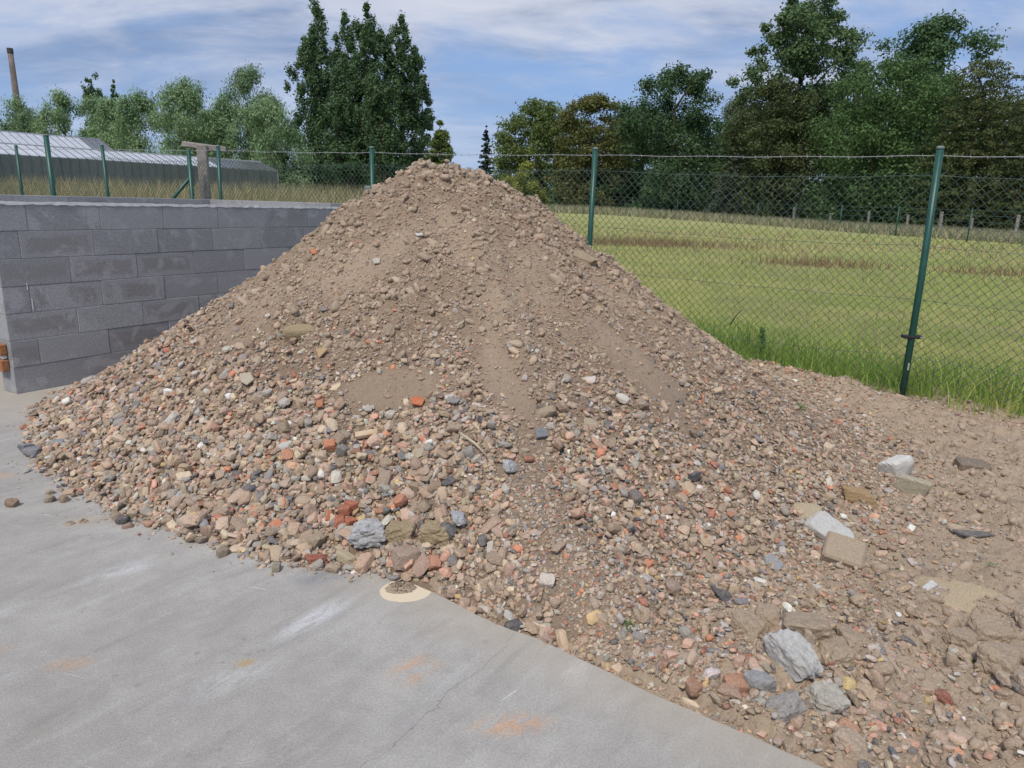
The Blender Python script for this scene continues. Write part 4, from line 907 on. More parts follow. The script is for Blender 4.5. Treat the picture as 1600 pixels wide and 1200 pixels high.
# the countless rest: one object each, stones placed by geometry nodes
def euler(Rm): return np.stack([np.arctan2(Rm[:, 2, 1], Rm[:, 2, 2]), -np.arcsin(np.clip(Rm[:, 2, 0], -1, 1)), np.arctan2(Rm[:, 1, 0], Rm[:, 0, 0])], 1)
LIB = {}
for nm_, sp_, k_ in (('stone_shape', SP_MID, MID), ('clod_shape', SP_CLOD, CLOD), ('grit_shape', SP_TINY, TINY)):
    c_ = bpy.data.collections.new(nm_+'s'); LIB[k_] = (c_, len(sp_))
    for i, me in enumerate(proto_set(nm_, sp_, MAT['stone_v'])):
        c_.objects.link(bpy.data.objects.new(f'{nm_}.{i:03d}', me))
def scatter_group(coll):
    ng = bpy.data.node_groups.new('scatter_'+coll.name, 'GeometryNodeTree')
    ng.interface.new_socket('Geometry', in_out='INPUT', socket_type='NodeSocketGeometry'); ng.interface.new_socket('Geometry', in_out='OUTPUT', socket_type='NodeSocketGeometry')
    N = ng.nodes.new; L = ng.links.new; gi = N('NodeGroupInput'); go = N('NodeGroupOutput'); io = N('GeometryNodeInstanceOnPoints'); ci = N('GeometryNodeCollectionInfo')
    ci.inputs['Collection'].default_value = coll; ci.inputs['Separate Children'].default_value = True; ci.inputs['Reset Children'].default_value = True
    def na(name, t):
        n = N('GeometryNodeInputNamedAttribute'); n.data_type = t; n.inputs[0].default_value = name; return n.outputs[0]
    L(gi.outputs[0], io.inputs['Points']); L(ci.outputs[0], io.inputs['Instance']); io.inputs['Pick Instance'].default_value = True
    L(na('pid', 'INT'), io.inputs['Instance Index']); e2r = N('FunctionNodeEulerToRotation'); L(na('rot', 'FLOAT_VECTOR'), e2r.inputs[0]); L(e2r.outputs[0], io.inputs['Rotation']); L(na('scl', 'FLOAT_VECTOR'), io.inputs['Scale'])
    L(io.outputs[0], go.inputs[0]); return ng
GRP = {k_: scatter_group(v[0]) for k_, v in LIB.items()}
def build_stuff(mask, kind, name, label, cat):
    ii = np.where(mask & (A['kind'] == kind) & ~isbig)[0]; n = len(ii); me = bpy.data.meshes.new(name); me.vertices.add(n)
    me.vertices.foreach_set('co', np.stack([A['x'][ii], A['y'][ii], A['z'][ii]], 1).astype(np.float32).ravel())
    def at(nm_, t, key, data): a = me.attributes.new(nm_, t, 'POINT'); a.data.foreach_set(key, data.ravel())
    at('rot', 'FLOAT_VECTOR', 'vector', euler(A['R'][ii]).astype(np.float32)); at('scl', 'FLOAT_VECTOR', 'vector', (A['asp'][ii]*A['d'][ii][:, None]).astype(np.float32))
    at('pid', 'INT', 'value', rg.integers(0, LIB[kind][1], n).astype(np.int32)); at('col', 'FLOAT_COLOR', 'color', np.concatenate([np.clip(A['col'][ii], 0, 1), np.ones((n, 1))], 1).astype(np.float32))
    o = link(name, me, kind='stuff', label=label, cat=cat); m = o.modifiers.new('scatter', 'NODES'); m.node_group = GRP[kind]
hz = np.isin(A['zone'], (0, 1))
build_stuff(hz, MID, 'loose_rubble', 'countless small stones and brick crumbs covering the heap', 'rubble')
build_stuff(hz, CLOD, 'earth_crumbs', 'crumbly lumps of dry earth on the upper slopes of the heap', 'earth crumbs')
build_stuff(hz, TINY, 'heap_grit', 'fine grit between the stones of the heap', 'grit')
build_stuff(~hz, MID, 'scattered_rubble', 'small stones scattered over the bare earth right of the heap', 'rubble')
build_stuff(~hz, CLOD, 'scattered_crumbs', 'crumbs of earth strewn over the bare ground right of the heap', 'earth crumbs')
build_stuff(~hz, TINY, 'earth_grit', 'fine grit strewn over the bare earth', 'grit')
# the 300 that show largest, each an object of its own
BIGM = proto_set('rubble_stone', [(8+i % 5, .04+.015*(i % 3), 2 if i % 3 else 3, .05*(i % 2), (.56, .66, .72)[i % 3], False) for i in range(18)], MAT['stone_o'])
BIGC = proto_set('earth_clod', [(11, .10, 3, .16, .68, False) for i in range(6)], MAT['stone_o'])
CN = ['tan', 'brown', 'pale tan', 'pinkish', 'grey', 'light grey', 'slate black', 'orange brick', 'dark red brick', 'whitish', 'ochre', 'blue grey', 'salmon brick']
def near_mark(x, y):
    dx, dy, m_ = min(((x-a, y-b, t) for a, b, t in MARKS), key=lambda q: q[0]**2+q[1]**2); r_ = math.hypot(dx, dy)
    way = ('right of' if dx > 0 else 'left of') if abs(dx) > abs(dy) else ('behind' if dy > 0 else 'in front of')
    return ('just ' if r_ < .14 else 'a hand away ' if r_ < .28 else 'a step away ')+way+' '+m_
def where(x, y, zone):
    s = float(pile_s(np.array(x), np.array(y))[0])
    if zone == 2: return ('bare earth right of the heap', 'on the bare earth right of the heap')
    if zone == 4: return ('stony strip under the fence', 'on the stony strip at the foot of the fence')
    if zone == 5 or zone == 3: return ('lower right by the slab edge', 'in the rubble at the lower right slab edge')
    if s < .45: return ('upper part of the heap', 'on the upper part of the heap')
    if x < -1.1: return ('left foot of the heap', 'among the stones at the left foot of the heap')
    if x < .05: return ('front foot of the heap', 'among the stones at the front foot of the heap')
    return ('right flank of the heap', 'among the stones on the right flank of the heap')
BIGLAB = []
for j, i in enumerate(big):
    wg, wl = where(A['x'][i], A['y'][i], A['zone'][i]); clod = A['zone'][i] in (1, 5)
    kindw = 'earth clod' if clod else ('fragment' if A['ci'][i] in (7, 8, 12) else 'stone'); nm = 'earth_clod' if clod else ('brick_fragment' if A['ci'][i] in (7, 8, 12) else 'rubble_stone')
    cn = 'brown' if clod else CN[A['ci'][i]]
    o = bpy.data.objects.new(nm, BIGC[j % len(BIGC)] if clod else BIGM[j % len(BIGM)]); COL.objects.link(o)
    Rm = Matrix([list(r_) for r_ in A['R'][i]]).to_4x4(); dd_ = float(A['d'][i]); a_ = A['asp'][i]
    o.matrix_world = Matrix.Translation((A['x'][i], A['y'][i], A['z'][i])) @ Rm @ Matrix.Diagonal((a_[0]*dd_, a_[1]*dd_, a_[2]*dd_, 1))
    o.color = (*[float(min(1, max(0, c))) for c in A['col'][i]], 1)
    tag(o, f'{cn} {kindw} ' + near_mark(A['x'][i], A['y'][i]), 'brick fragment' if nm == 'brick_fragment' else ('clod' if clod else 'stone'), f'{cn} {kindw}s, {wg}')
    BIGLAB.append((o['label'], dd_, o))
seen_ = {}
for l_, d_, o in BIGLAB: seen_.setdefault(l_, []).append((d_, o))
for l_, q in seen_.items():
    if len(q) > 1:
        q.sort(key=lambda t_: -t_[0]); w_ = {2: ['larger', 'smaller'], 3: ['largest', 'mid-sized', 'smallest']}.get(len(q), ['largest']+['mid-sized']*(len(q)-2)+['smallest'])
        for (d_, o), a_ in zip(q, w_): o['label'] = a_+' '+l_
# ------------------------------------------------------------------ single pieces one can point at
def rock_mesh(name, dims, seed, planes=14, rough=.05, sub=4, mat=None, lump=0.0): return bmmesh(name, rock_verts(dims, seed, planes, rough, sub, lump), mat, False)
def flake_mesh(name, pts, th, mat, bev=.0025):
    bm = bmesh.new(); f = bm.faces.new([bm.verts.new((x, y, 0)) for x, y in pts]); r = bmesh.ops.extrude_face_region(bm, geom=[f])
    for v in r['geom']:
        if isinstance(v, bmesh.types.BMVert): v.co.z = th
    bmesh.ops.recalc_face_normals(bm, faces=bm.faces[:]); bmesh.ops.bevel(bm, geom=bm.edges[:], offset=bev, segments=1, affect='EDGES'); return bmmesh(name, bm, mat)
k = M('lumpy_concrete'); p = k.obj(); base = k.N('ShaderNodeObjectInfo').outputs['Color']; n1 = k.noise(p, 70, 5, .7); n2 = k.noise(p, 14, 4)
k.col(k.mix(k.ramp(n1, .36, .6, .32, 0), k.mix(k.ramp(n2, .4, .7, 0, .4), base, (.35, .31, .26)), (.12, .115, .11))).rough(.95).spec(.15); k.bump(n1, .9, .01); MAT['lump'] = k.m
def place(name, me, x, y, label, cat, color=None, lift=.0, rot=(0, 0, 0), parent=None, z=None, group=None):
    zz = float(surf(np.array([x]), np.array([y]))[0]) if z is None else z
    o = link(name, me, None, (x, y, zz+lift), tuple(rad(a) for a in rot), label=label, cat=cat, group=group)
    if color: o.color = (*color, 1)
    return o
ST, LU = MAT['stone_o'], MAT['lump']
place('concrete_lump', rock_mesh('concrete_lump', (.175, .12, .10), 1, 15, .13, 4, LU, .35), -.60, 2.80, 'light grey knobbly lump of lean concrete at the front foot of the heap', 'concrete lump', (.48, .48, .48), .025, (10, 0, 20))
place('concrete_lump', rock_mesh('concrete_lump', (.085, .05, .06), 2, 9, .12, 3, LU, .25), .0, 2.95, 'small pale grey upright concrete lump beside the ridge of fines', 'concrete lump', (.55, .55, .55), .03, (0, 20, 60))
place('concrete_lump', rock_mesh('concrete_lump', (.08, .06, .055), 3, 9, .12, 3, LU, .25), -.21, 2.775, 'small blue grey concrete lump right of the knobbly lump', 'concrete lump', (.48, .49, .52), .03, (0, 0, 100))
place('sandy_clod', rock_mesh('sandy_clod', (.15, .12, .10), 4, 12, .10, 4, ST, .2), -.30, 2.76, 'ochre sandy clod behind the small blue grey lump', 'clod', (.36, .28, .16), .03)
place('sandy_clod', rock_mesh('sandy_clod', (.13, .11, .10), 5, 12, .10, 4, ST, .15), -.47, 2.80, 'ochre sandy clod directly right of the knobbly grey lump', 'clod', (.34, .26, .15), .02)
place('stone', rock_mesh('stone', (.115, .10, .085), 6, 12, .03, 3, ST), -.43, 2.68, 'big pinkish tan stone at the front edge of the heap near the cream sand patch', 'stone', (.38, .28, .22), .025, (0, 0, 30))
place('stone', rock_mesh('stone', (.12, .10, .08), 7, 12, .03, 3, ST), -.845, 2.80, 'big tan rounded stone left of the knobbly grey lump', 'stone', (.37, .29, .20), .02, (0, 0, -30))
place('brick_fragment', rock_mesh('brick_fragment', (.062, .075, .05), 8, 8, .03, 3, ST), -.30, 2.64, 'salmon broken brick right of the big pinkish stone', 'brick fragment', (.56, .25, .16), .02, (20, 0, 10))
place('cream_brick', rock_mesh('cream_brick', (.10, .045, .045), 9, 6, .02, 3, ST), -.68, 2.715, 'cream coloured oblong brick piece at the front edge of the heap', 'brick fragment', (.50, .42, .28), .015, (0, 10, -25))
place('brick_fragment', rock_mesh('brick_fragment', (.085, .05, .045), 10, 7, .03, 3, ST), -.80, 2.69, 'dark red brick piece left of the cream brick', 'brick fragment', (.36, .10, .06), .015, (0, 0, 20))
for i, (x, y) in enumerate(((-.72, 2.90), (-.69, 2.87), (-.735, 2.86), (-.70, 2.93))):
    place('brick_fragment', rock_mesh('brick_fragment', (.06, .05, .045), 11+i, 8, .03, 3, ST), x, y, ['upper left', 'lower right', 'lower left', 'topmost'][i]+' bright red brick piece of the cluster above the knobbly grey lump', 'brick fragment', (.45, .13, .065), .03, (0, 0, 50*i), group='red brick pieces above the knobbly lump')
place('tile_shard', flake_mesh('tile_shard', [(-.03, -.022), (.02, -.03), (.035, .012), (.005, .03), (-.035, .018)], .014, ST), -.475, 3.465, 'bright orange tile shard alone in the middle of the heap', 'tile shard', (.62, .17, .06), .012, (38, 5, 10))
place('stone', rock_mesh('stone', (.03, .06, .045), 16, 8, .02, 3, ST), -.395, 3.46, 'pale upright stone right of the bright orange tile shard', 'stone', (.44, .38, .31), .012, (10, 0, 10))
place('tile_shard', flake_mesh('tile_shard', [(-.04, .02), (.035, .025), (.0, -.045)], .012, ST), -1.06, 3.86, 'yellowish triangular tile shard on the left part of the heap', 'tile shard', (.50, .34, .17), .016, (40, 0, -8))
place('clay_slab', rock_mesh('clay_slab', (.20, .10, .07), 17, 9, .05, 3, ST), -1.24, 4.08, 'flat ochre lump lying high on the left part of the heap', 'clod', (.40, .31, .17), .015, (25, 0, 35))
place('tile_shard', flake_mesh('tile_shard', [(-.035, .03), (.02, .04), (.04, -.01), (.0, -.045), (-.03, -.02)], .012, ST), -1.46, 3.785, 'pale cream tile shard on the left flank of the heap', 'tile shard', (.55, .49, .38), .014, (45, 0, 20))
place('tile_shard', flake_mesh('tile_shard', [(-.03, .02), (.02, .03), (.03, -.02), (-.01, -.03)], .012, ST), -1.36, 4.86, 'orange brick chip on the upper left slope of the heap', 'brick fragment', (.58, .20, .09), .015, (35, 0, 0))
place('tile_shard', flake_mesh('tile_shard', [(-.025, .02), (.02, .03), (.028, -.02), (-.01, -.028)], .011, ST), -.87, 4.49, 'whitish tile shard high on the heap', 'tile shard', (.55, .53, .47), .014, (35, 0, 0))
place('tile_shard', flake_mesh('tile_shard', [(-.03, .008), (.02, .016), (.03, -.008), (-.01, -.018)], .01, ST), -.62, 4.63, 'small white tile shard near the top of the heap', 'tile shard', (.62, .61, .58), .014, (35, 0, 0))
place('wood_offcut', boxmesh('wood_offcut', -.055, .055, -.018, .018, -.012, .012, simple('cut_wood', (.56, .44, .30), (.46, .33, .21), 30, .9, .1), .003), -.70, 3.285, 'pale rectangular wood offcut in the middle of the heap', 'wood piece', None, .022, (25, -8, 12))
place('stick', tubemesh('stick', [([(-.09, .0, .0), (0, .006, .003), (.09, -.004, .0)], [.006, .006, .005])], simple('dry_stick', (.52, .45, .34), (.42, .34, .24), 20)), -.17, 3.12, 'thin pale stick lying on the stones right of the middle of the heap', 'stick', None, .028, (20, 22, -38))
place('stick', tubemesh('stick', [([(-.06, .0, .0), (0, .012, .012), (.04, .04, .0)], [.005, .006, .004])], bpy.data.materials['dry_stick']), -.28, 3.93, 'short bent grey stick on the upper middle of the heap', 'stick', None, .02, (30, 0, 50))
place('square_brick', boxmesh('square_brick', -.035, .035, -.045, .045, -.016, .016, ST, .005, .004, rngw), -.83, 3.305, 'grey brown squared brick piece left of the wood offcut', 'brick fragment', (.32, .26, .20), .02, (30, 10, -40))
place('brick_fragment', rock_mesh('brick_fragment', (.07, .05, .055), 18, 7, .02, 3, ST), -.87, 3.26, 'orange broken brick below the squared brick piece', 'brick fragment', (.58, .22, .11), .02, (30, 0, 0))
place('slate_piece', flake_mesh('slate_piece', [(-.035, -.02), (.03, -.03), (.04, .015), (-.01, .035)], .010, ST), .14, 3.22, 'blue grey slate piece on the right part of the heap', 'slate piece', (.19, .21, .25), .018, (35, -10, 30))
place('slate_piece', flake_mesh('slate_piece', [(-.04, .03), (-.005, .045), (.045, -.005), (.02, -.035), (-.03, -.03)], .008, ST), 1.16, 2.82, 'light blue grey slate piece standing in the rubble at the right foot', 'slate piece', (.31, .34, .38), .02, (48, 0, -12))
place('slate_piece', flake_mesh('slate_piece', [(-.06, .03), (.01, .03), (.07, -.02), (.02, -.035)], .010, ST), .86, 2.53, 'dark slate piece lying in the rubble at the right foot', 'slate piece', (.075, .075, .09), .02, (30, 0, -30))
place('slate_piece', flake_mesh('slate_piece', [(-.06, .05), (-.01, .03), (.065, -.02), (.03, -.04), (-.03, -.005)], .009, ST), 1.43, 2.545, 'dark slate piece on the bare earth below the brown block', 'slate piece', (.085, .09, .10), .012, (20, 5, -8))
place('slate_piece', flake_mesh('slate_piece', [(-.09, .03), (.06, .02), (.10, -.01), (-.04, -.03)], .012, ST), 2.26, 3.18, 'flat slate pressed into the bare earth at the right', 'slate piece', (.13, .13, .14), .004, (8, 0, 0))
place('plaster_chunk', rock_mesh('plaster_chunk', (.19, .10, .18), 19, 8, .03, 4, ST), 2.34, 4.06, 'white pointed plaster chunk standing on the bare earth at the right', 'plaster chunk', (.74, .74, .72), .03, (0, -25, 12))
place('stone', rock_mesh('stone', (.19, .12, .14), 20, 7, .02, 4, ST), 2.235, 3.71, 'beige wedge shaped stone in front of the white plaster chunk', 'stone', (.52, .47, .35), .03, (0, 20, -15))
place('sandstone', rock_mesh('sandstone', (.20, .10, .08), 22, 8, .05, 4, ST), 1.86, 3.53, 'ochre oblong sandstone between heap and the beige wedge stone', 'stone', (.40, .27, .13), .015, (0, 10, -22))
place('plaster_slab', rock_mesh('plaster_slab', (.20, .15, .06), 23, 8, .03, 4, ST), 1.53, 3.14, 'whitish grey flat chunk leaning behind the brown block', 'plaster chunk', (.60, .61, .60), .03, (18, 22, -28))
place('stone', rock_mesh('stone', (.16, .11, .05), 24, 9, .04, 3, ST), 1.46, 3.24, 'flat cream stone up left of the whitish grey chunk', 'stone', (.48, .40, .27), .015, (15, 0, -15))
place('paving_block', boxmesh('paving_block', -.085, .085, -.075, .075, -.035, .035, ST, .010, .003, rngw), 1.50, 2.90, 'brown earth stained square paving block tilted on the bare earth', 'paving block', (.42, .33, .235), .04, (26, 8, -28))
place('paving_block', boxmesh('paving_block', -.09, .09, -.06, .06, -.035, .035, ST, .012, .003, rngw), 2.89, 4.20, 'dull brown block half sunk in the earth at the right below the fence', 'paving block', (.21, .17, .13), .02, (5, 3, -12))
place('clay_slab', rock_mesh('clay_slab', (.36, .24, .08), 25, 12, .03, 4, ST), 1.87, 2.61, 'large flat pale clay slab pressed into the bare earth at the right', 'clay slab', (.50, .40, .26), -.006, (2, 2, -15))
place('tile_shard', flake_mesh('tile_shard', [(-.05, -.015), (.04, .03), (.05, .0), (-.02, -.03)], .009, ST), 1.745, 2.665, 'white shard at the left end of the large clay slab', 'tile shard', (.70, .71, .72), .012, (15, 0, 10))
place('concrete_lump', rock_mesh('concrete_lump', (.20, .10, .10), 26, 15, .11, 4, LU, .28), .93, 2.01, 'large pale grey broken concrete lump by the clods at the lower right', 'concrete lump', (.52, .51, .49), .03, (10, 25, -50))
place('concrete_lump', rock_mesh('concrete_lump', (.12, .10, .09), 27, 14, .11, 4, LU, .25), .985, 1.89, 'greyish beige concrete lump just below the large pale one', 'concrete lump', (.47, .44, .38), .015, (0, 15, -60))
place('concrete_lump', rock_mesh('concrete_lump', (.125, .095, .10), 28, 14, .12, 4, LU, .3), .835, 1.835, 'dark grey rough concrete lump at the slab edge, lower right', 'concrete lump', (.36, .335, .315), .01, (0, 0, 20))
place('concrete_lump', rock_mesh('concrete_lump', (.085, .07, .065), 29, 9, .07, 3, LU, .15), .80, 1.93, 'small grey concrete lump above the dark rough one', 'concrete lump', (.36, .36, .36), .025, (0, 0, 20))
for i, (x, y, a, b, c, lab) in enumerate(((1.02, 2.15, .19, .14, .12, 'biggest earth clod above the large pale concrete lump'), (.86, 2.20, .09, .13, .10, 'upright earth clod at the left end of the clod group'), (1.08, 2.05, .12, .11, .09, 'earth clod right of the large pale concrete lump'), (1.17, 2.12, .12, .09, .08, 'earth clod at the right end of the clod group'), (.93, 2.24, .10, .10, .09, 'earth clod behind the upright one'),
     (1.78, 2.30, .17, .13, .11, 'uppermost big earth clod at the right edge of the view'), (1.68, 2.11, .16, .13, .11, 'big earth clod at the right edge, lower left of its group'), (1.80, 2.20, .13, .12, .10, 'big earth clod at the right edge, between two others'), (1.66, 2.27, .11, .10, .07, 'smaller earth clod left of the uppermost one at the right edge'))):
    place('earth_clod', rock_mesh('earth_clod', (a, b, c), 40+i, 12, .08, 4, ST, .14), x, y, lab, 'clod', (.40, .31, .222), .008, (0, 0, 37*i))
for i, (x, y, d_, c_, lab) in enumerate(((.52, 2.04, .05, (.42, .21, .14), 'ridged salmon brick piece lying along the slab edge'), (.60, 1.93, .065, (.45, .20, .12), 'salmon brick piece right at the slab edge'), (.735, 1.93, .075, (.50, .22, .13), 'salmon brick piece with a notch left of the small grey lump'), (.70, 1.905, .075, (.40, .24, .17), 'pinkish brick piece next to the notched one'), (1.02, 1.80, .05, (.52, .26, .16), 'flat salmon piece beside the dark rough lump'), (.80, 2.04, .05, (.45, .12, .07), 'red brick piece left of the large pale concrete lump'))):
    place('brick_fragment', rock_mesh('brick_fragment', (d_*1.25, d_*.75, d_*.7), 60+i, 7, .03, 3, ST), x, y, lab, 'brick fragment', tuple(.72*q+.28*e for q, e in zip(c_, (.36, .28, .2))), .008, (15, 10, 60-25*i))
# stones that rolled out on to the slab
for i, (x, y, d_, c_, lab) in enumerate(((-2.405, 3.18, .05, (.28, .19, .13), 'brown stone lying farthest out on the slab at the left'), (-2.32, 3.335, .035, (.42, .34, .25), 'pale stone at the back of the three small ones on the slab'), (-2.265, 3.245, .042, (.33, .27, .20), 'tan stone at the front left of the three small ones on the slab'), (-2.20, 3.25, .045, (.29, .20, .14), 'brown stone at the front right of the three small ones on the slab'),
     (-1.79, 3.03, .05, (.07, .075, .085), 'dark blue grey stone on the slab just off the left foot'), (-1.21, 2.75, .046, (.27, .22, .16), 'round brown stone alone on the slab in front of the heap'), (-.945, 2.635, .04, (.30, .26, .20), 'grey brown stone on the slab left of the cream sand patch'), (-1.355, 2.86, .045, (.33, .27, .20), 'rounded tan stone at the very edge of the stones on the slab'), (-2.75, 3.87, .085, (.22, .24, .28), 'blue grey stone at the leftmost tip of the heap'), (-2.84, 3.93, .07, (.25, .27, .30), 'grey crumbly stone outermost at the left tip of the heap'), (-2.63, 3.90, .08, (.28, .30, .34), 'long blue grey stone at the left tip of the heap'))):
    place('stone', rock_mesh('stone', (d_*1.2, d_, d_*.85), 80+i, 11, .05, 3, ST), x, y, lab, 'stone', c_, d_*.3, (0, 0, 47*i))
# lumps in the broken crust on the right shoulder
place('crust_lump', rock_mesh('crust_lump', (.20, .13, .09), 90, 10, .10, 4, ST, .2), .46, 5.0, 'ochre crust lump jutting from the right shoulder of the heap', 'clod', (.37, .29, .19), -.005, (25, 25, -25))
place('crust_lump', rock_mesh('crust_lump', (.18, .11, .08), 91, 10, .10, 4, ST, .2), .22, 4.84, 'brown cracked crust lump left of the ochre one', 'clod', (.36, .27, .19), -.01, (30, 10, -15))
for i, (x, y, a) in enumerate(((-.62, 5.5, .10), (-.30, 5.5, .08), (-.86, 5.45, .09), (-1.02, 5.3, .07), (-.12, 5.42, .08), (.10, 5.40, .07), (-.45, 5.35, .07), (.28, 5.38, .08))):
    place('earth_clod', rock_mesh('earth_clod', (a, a*.85, a*.7), 95+i, 11, .08, 3, ST, .12), x, y, ['third clod left of the highest one on the crest of the heap', 'clod just right of the highest one on the crest of the heap', 'clod next left of the highest one on the crest', 'small clod at the left end of the row on the crest', 'clod second right of the highest one on the crest', 'small clod at the right shoulder of the crest', 'small clod in front of the highest ones on the crest', 'clod at the right end of the row on the crest'][i], 'clod', (.36, .27, .20), .012, (0, 0, 60*i), group='dry clods on the crest of the heap')
# ring of washed sand with a crumb of earth on the slab
rs = np.random.default_rng(9); ang = np.linspace(0, 2*np.pi, 64, endpoint=False); rr = 1+.09*vnoise(ang*2.2, ang*0, 3)*np.sin(ang/2)+.05*vnoise(ang*6, ang*0, 4)*np.sin(ang/2)
def dome(name, cx, cy, ax, ay, h, rings, mat, rough):
    V = [(0, 0, h)]; F = []
    for q in range(1, rings+1):
        t = q/rings
        for a, r_ in zip(ang, rr): V.append((ax*t*r_*math.cos(a)+rough*rs.normal()*.6, ay*t*r_*math.sin(a), max(.0004, h*(1-t**2)+rough*abs(rs.normal())*(1-t))))
    n = len(ang); F3 = [(0, 1+i, 1+(i+1) % n) for i in range(n)]; F4 = [(1+q*n+i, 1+(q+1)*n+i, 1+(q+1)*n+(i+1) % n, 1+q*n+(i+1) % n) for q in range(rings-1) for i in range(n)]
    me = bpy.data.meshes.new(name); me.from_pydata(V, [], F3+F4); me.update(); me.materials.append(mat); [setattr(p_, 'use_smooth', True) for p_ in me.polygons]; return me
k = M('washed_sand'); n1 = k.noise(k.pos(), 90, 4); k.col(k.mix(k.ramp(n1, .35, .65), (.62, .53, .40), (.54, .455, .335))).rough(.97).spec(.1); MAT['sand'] = k.m
link('earth_crumb', dome('earth_crumb', 0, 0, .058, .045, .016, 9, MAT['earth'], .009), None, (-.42, 2.522, .001), (0, 0, rad(8)), label='low crumb of brown earth on the cream round patch of the slab', cat='crumb')
for i, (x, y) in enumerate(((-2.02, 3.005), (-1.975, 3.03))):
    o = link('earth_crumb', dome('earth_crumb', 0, 0, .022, .018, .010, 5, MAT['earth'], .003), None, (x, y, .001), label=('left' if i == 0 else 'right')+' one of two small earth crumbs on the slab by the left foot', cat='crumb')
# ------------------------------------------------------------------ grass, herbs
def blades(n_seg, P, H, Wd_, lean, rg_, cols):
    n = len(P); a = rg_.uniform(0, 2*np.pi, n); w = np.stack([np.cos(a), np.sin(a), np.zeros(n)], 1)*Wd_[:, None]*.5; la = rg_.uniform(0, 2*np.pi, n)
    l = np.stack([np.cos(la), np.sin(la), np.zeros(n)], 1)*(lean*H)[:, None]; up = np.array([0, 0, 1.0])
    m_ = P+l*.35+up*(H*.6)[:, None]; t = P+l+up*H[:, None]
    if n_seg == 1: V = np.stack([P-w, P+w, t], 1); F = np.arange(3*n).reshape(n, 3); k_ = 3
    else:
        V = np.stack([P-w, P+w, m_+w*.75, m_-w*.75, t], 1); b = np.arange(n)[:, None]*5; F = np.concatenate([b+np.array([[0, 1, 2]]), b+np.array([[0, 2, 3]]), b+np.array([[3, 2, 4]])]); k_ = 5
    return V.reshape(-1, 3), F, np.repeat(cols, k_, 0)
k = M('grass_blades'); c = k.attr('col', 'Color'); k.col(c).rough(.7).spec(.2); t_ = k.N('ShaderNodeBsdfTranslucent'); k.L(c, t_.inputs[0]); mx = k.N('ShaderNodeMixShader'); mx.inputs[0].default_value = .4
k.L(k.b.outputs[0], mx.inputs[1]); k.L(t_.outputs[0], mx.inputs[2]); k.L(mx.outputs[0], k.out.inputs[0]); MAT['grass'] = k.m
rgg = np.random.default_rng(31)
def fz(x, y): return field_surface(x, y)
def gcols(n, x, y, green):
    g_ = np.array([.27, .43, .075]); d_ = np.array([.72, .66, .26]); m_ = np.clip(.5+.55*fbm(x, y, .45, 3, 50)+.3*fbm(x, y, 2.2, 2, 51)+rgg.normal(0, .42, n)-green, 0, 1)[:, None]
    return (g_*(1-m_)+d_*m_)*rgg.uniform(.55, 1.35, (n, 1))
def sow(n, x0, x1, y0, y1, keep):
    x = rgg.uniform(x0, x1, n); y = y0+(y1-y0)*rgg.uniform(0, 1, n); m_ = keep(x, y) & (np.abs(x)/y < .86); return x[m_], y[m_]
parts = []
x, y = sow(80000, .2, 13, 4.2, 16, lambda x, y: (fence_side(x, y) > .0) & (rgg.uniform(0, 1, len(x)) < np.exp(-np.maximum(fence_side(x, y), 0)/2.6))); near_ = np.exp(-fence_side(x, y)/1.0)
H = (.06+.10*near_)*rgg.uniform(.6, 1.6, len(x)); parts.append(blades(2, np.stack([x, y, fz(x, y)-.01], 1), H, np.full(len(x), .007)*rgg.uniform(.7, 1.4, len(x)), rgg.uniform(.2, 1.4, len(x)), rgg, gcols(len(x), x, y, .22+.55*near_)))
x, y = sow(30000, .6, 7.5, 4.1, 8.8, lambda x, y: (fence_side(x, y) > -.12) & (fence_side(x, y) < .9) & ((fence_side(x, y) > .02) | (rgg.uniform(0, 1, len(x)) < .35)))
H = .29*rgg.uniform(.5, 1.5, len(x)); parts.append(blades(2, np.stack([x, y, np.maximum(fz(x, y), -.06)-.01], 1), H, np.full(len(x), .0075), rgg.uniform(.1, .8, len(x)), rgg, gcols(len(x), x, y, .48)))
x, y = sow(36000, -3, 24, 7, 30, lambda x, y: (fence_side(x, y) > 1.0) & (rgg.uniform(0, 1, len(x)) < np.clip(11/y, .25, 1)*sstep(1, 5, fence_side(x, y)))); H = .06*rgg.uniform(.6, 1.6, len(x)); parts.append(blades(1, np.stack([x, y, fz(x, y)-.01], 1), H, .0011*y*rgg.uniform(.8, 1.6, len(x)), rgg.uniform(.2, 1.3, len(x)), rgg, gcols(len(x), x, y, .15)))
# seed heads and taller tufts standing out of the sward
x, y = sow(7000, .5, 20, 5, 24, lambda x, y: (fence_side(x, y) > .4) & (fbm(x, y, .8, 3, 53) > -.05)); H = .20*rgg.uniform(.6, 1.5, len(x)); parts.append(blades(1, np.stack([x, y, fz(x, y)-.01], 1), H, .0010*y*rgg.uniform(.7, 1.5, len(x)), rgg.uniform(.05, .5, len(x)), rgg, np.array([.50, .40, .22])*rgg.uniform(.5, 1.4, (len(x), 1))))
# the brown patches of dry dock
for (cx, cy, sx, sy, a, s) in ((3.0, 18.0, 2.7, .9, -5, 1700), (6.1, 14.5, 1.2, .5, -6, 500), (9.5, 14.2, 1.3, .45, -4, 300)):
    n = s; u = rgg.normal(0, .55, n)*sx; v = rgg.normal(0, .50, n)*sy; x = cx+u; y = cy+v; H = .17*rgg.uniform(.6, 1.5, n)
    parts.append(blades(1, np.stack([x, y, fz(x, y)-.01], 1), H, np.full(n, .018), rgg.uniform(.1, .5, n), rgg, np.array([.30, .21, .12])*rgg.uniform(.6, 1.6, (n, 1))))
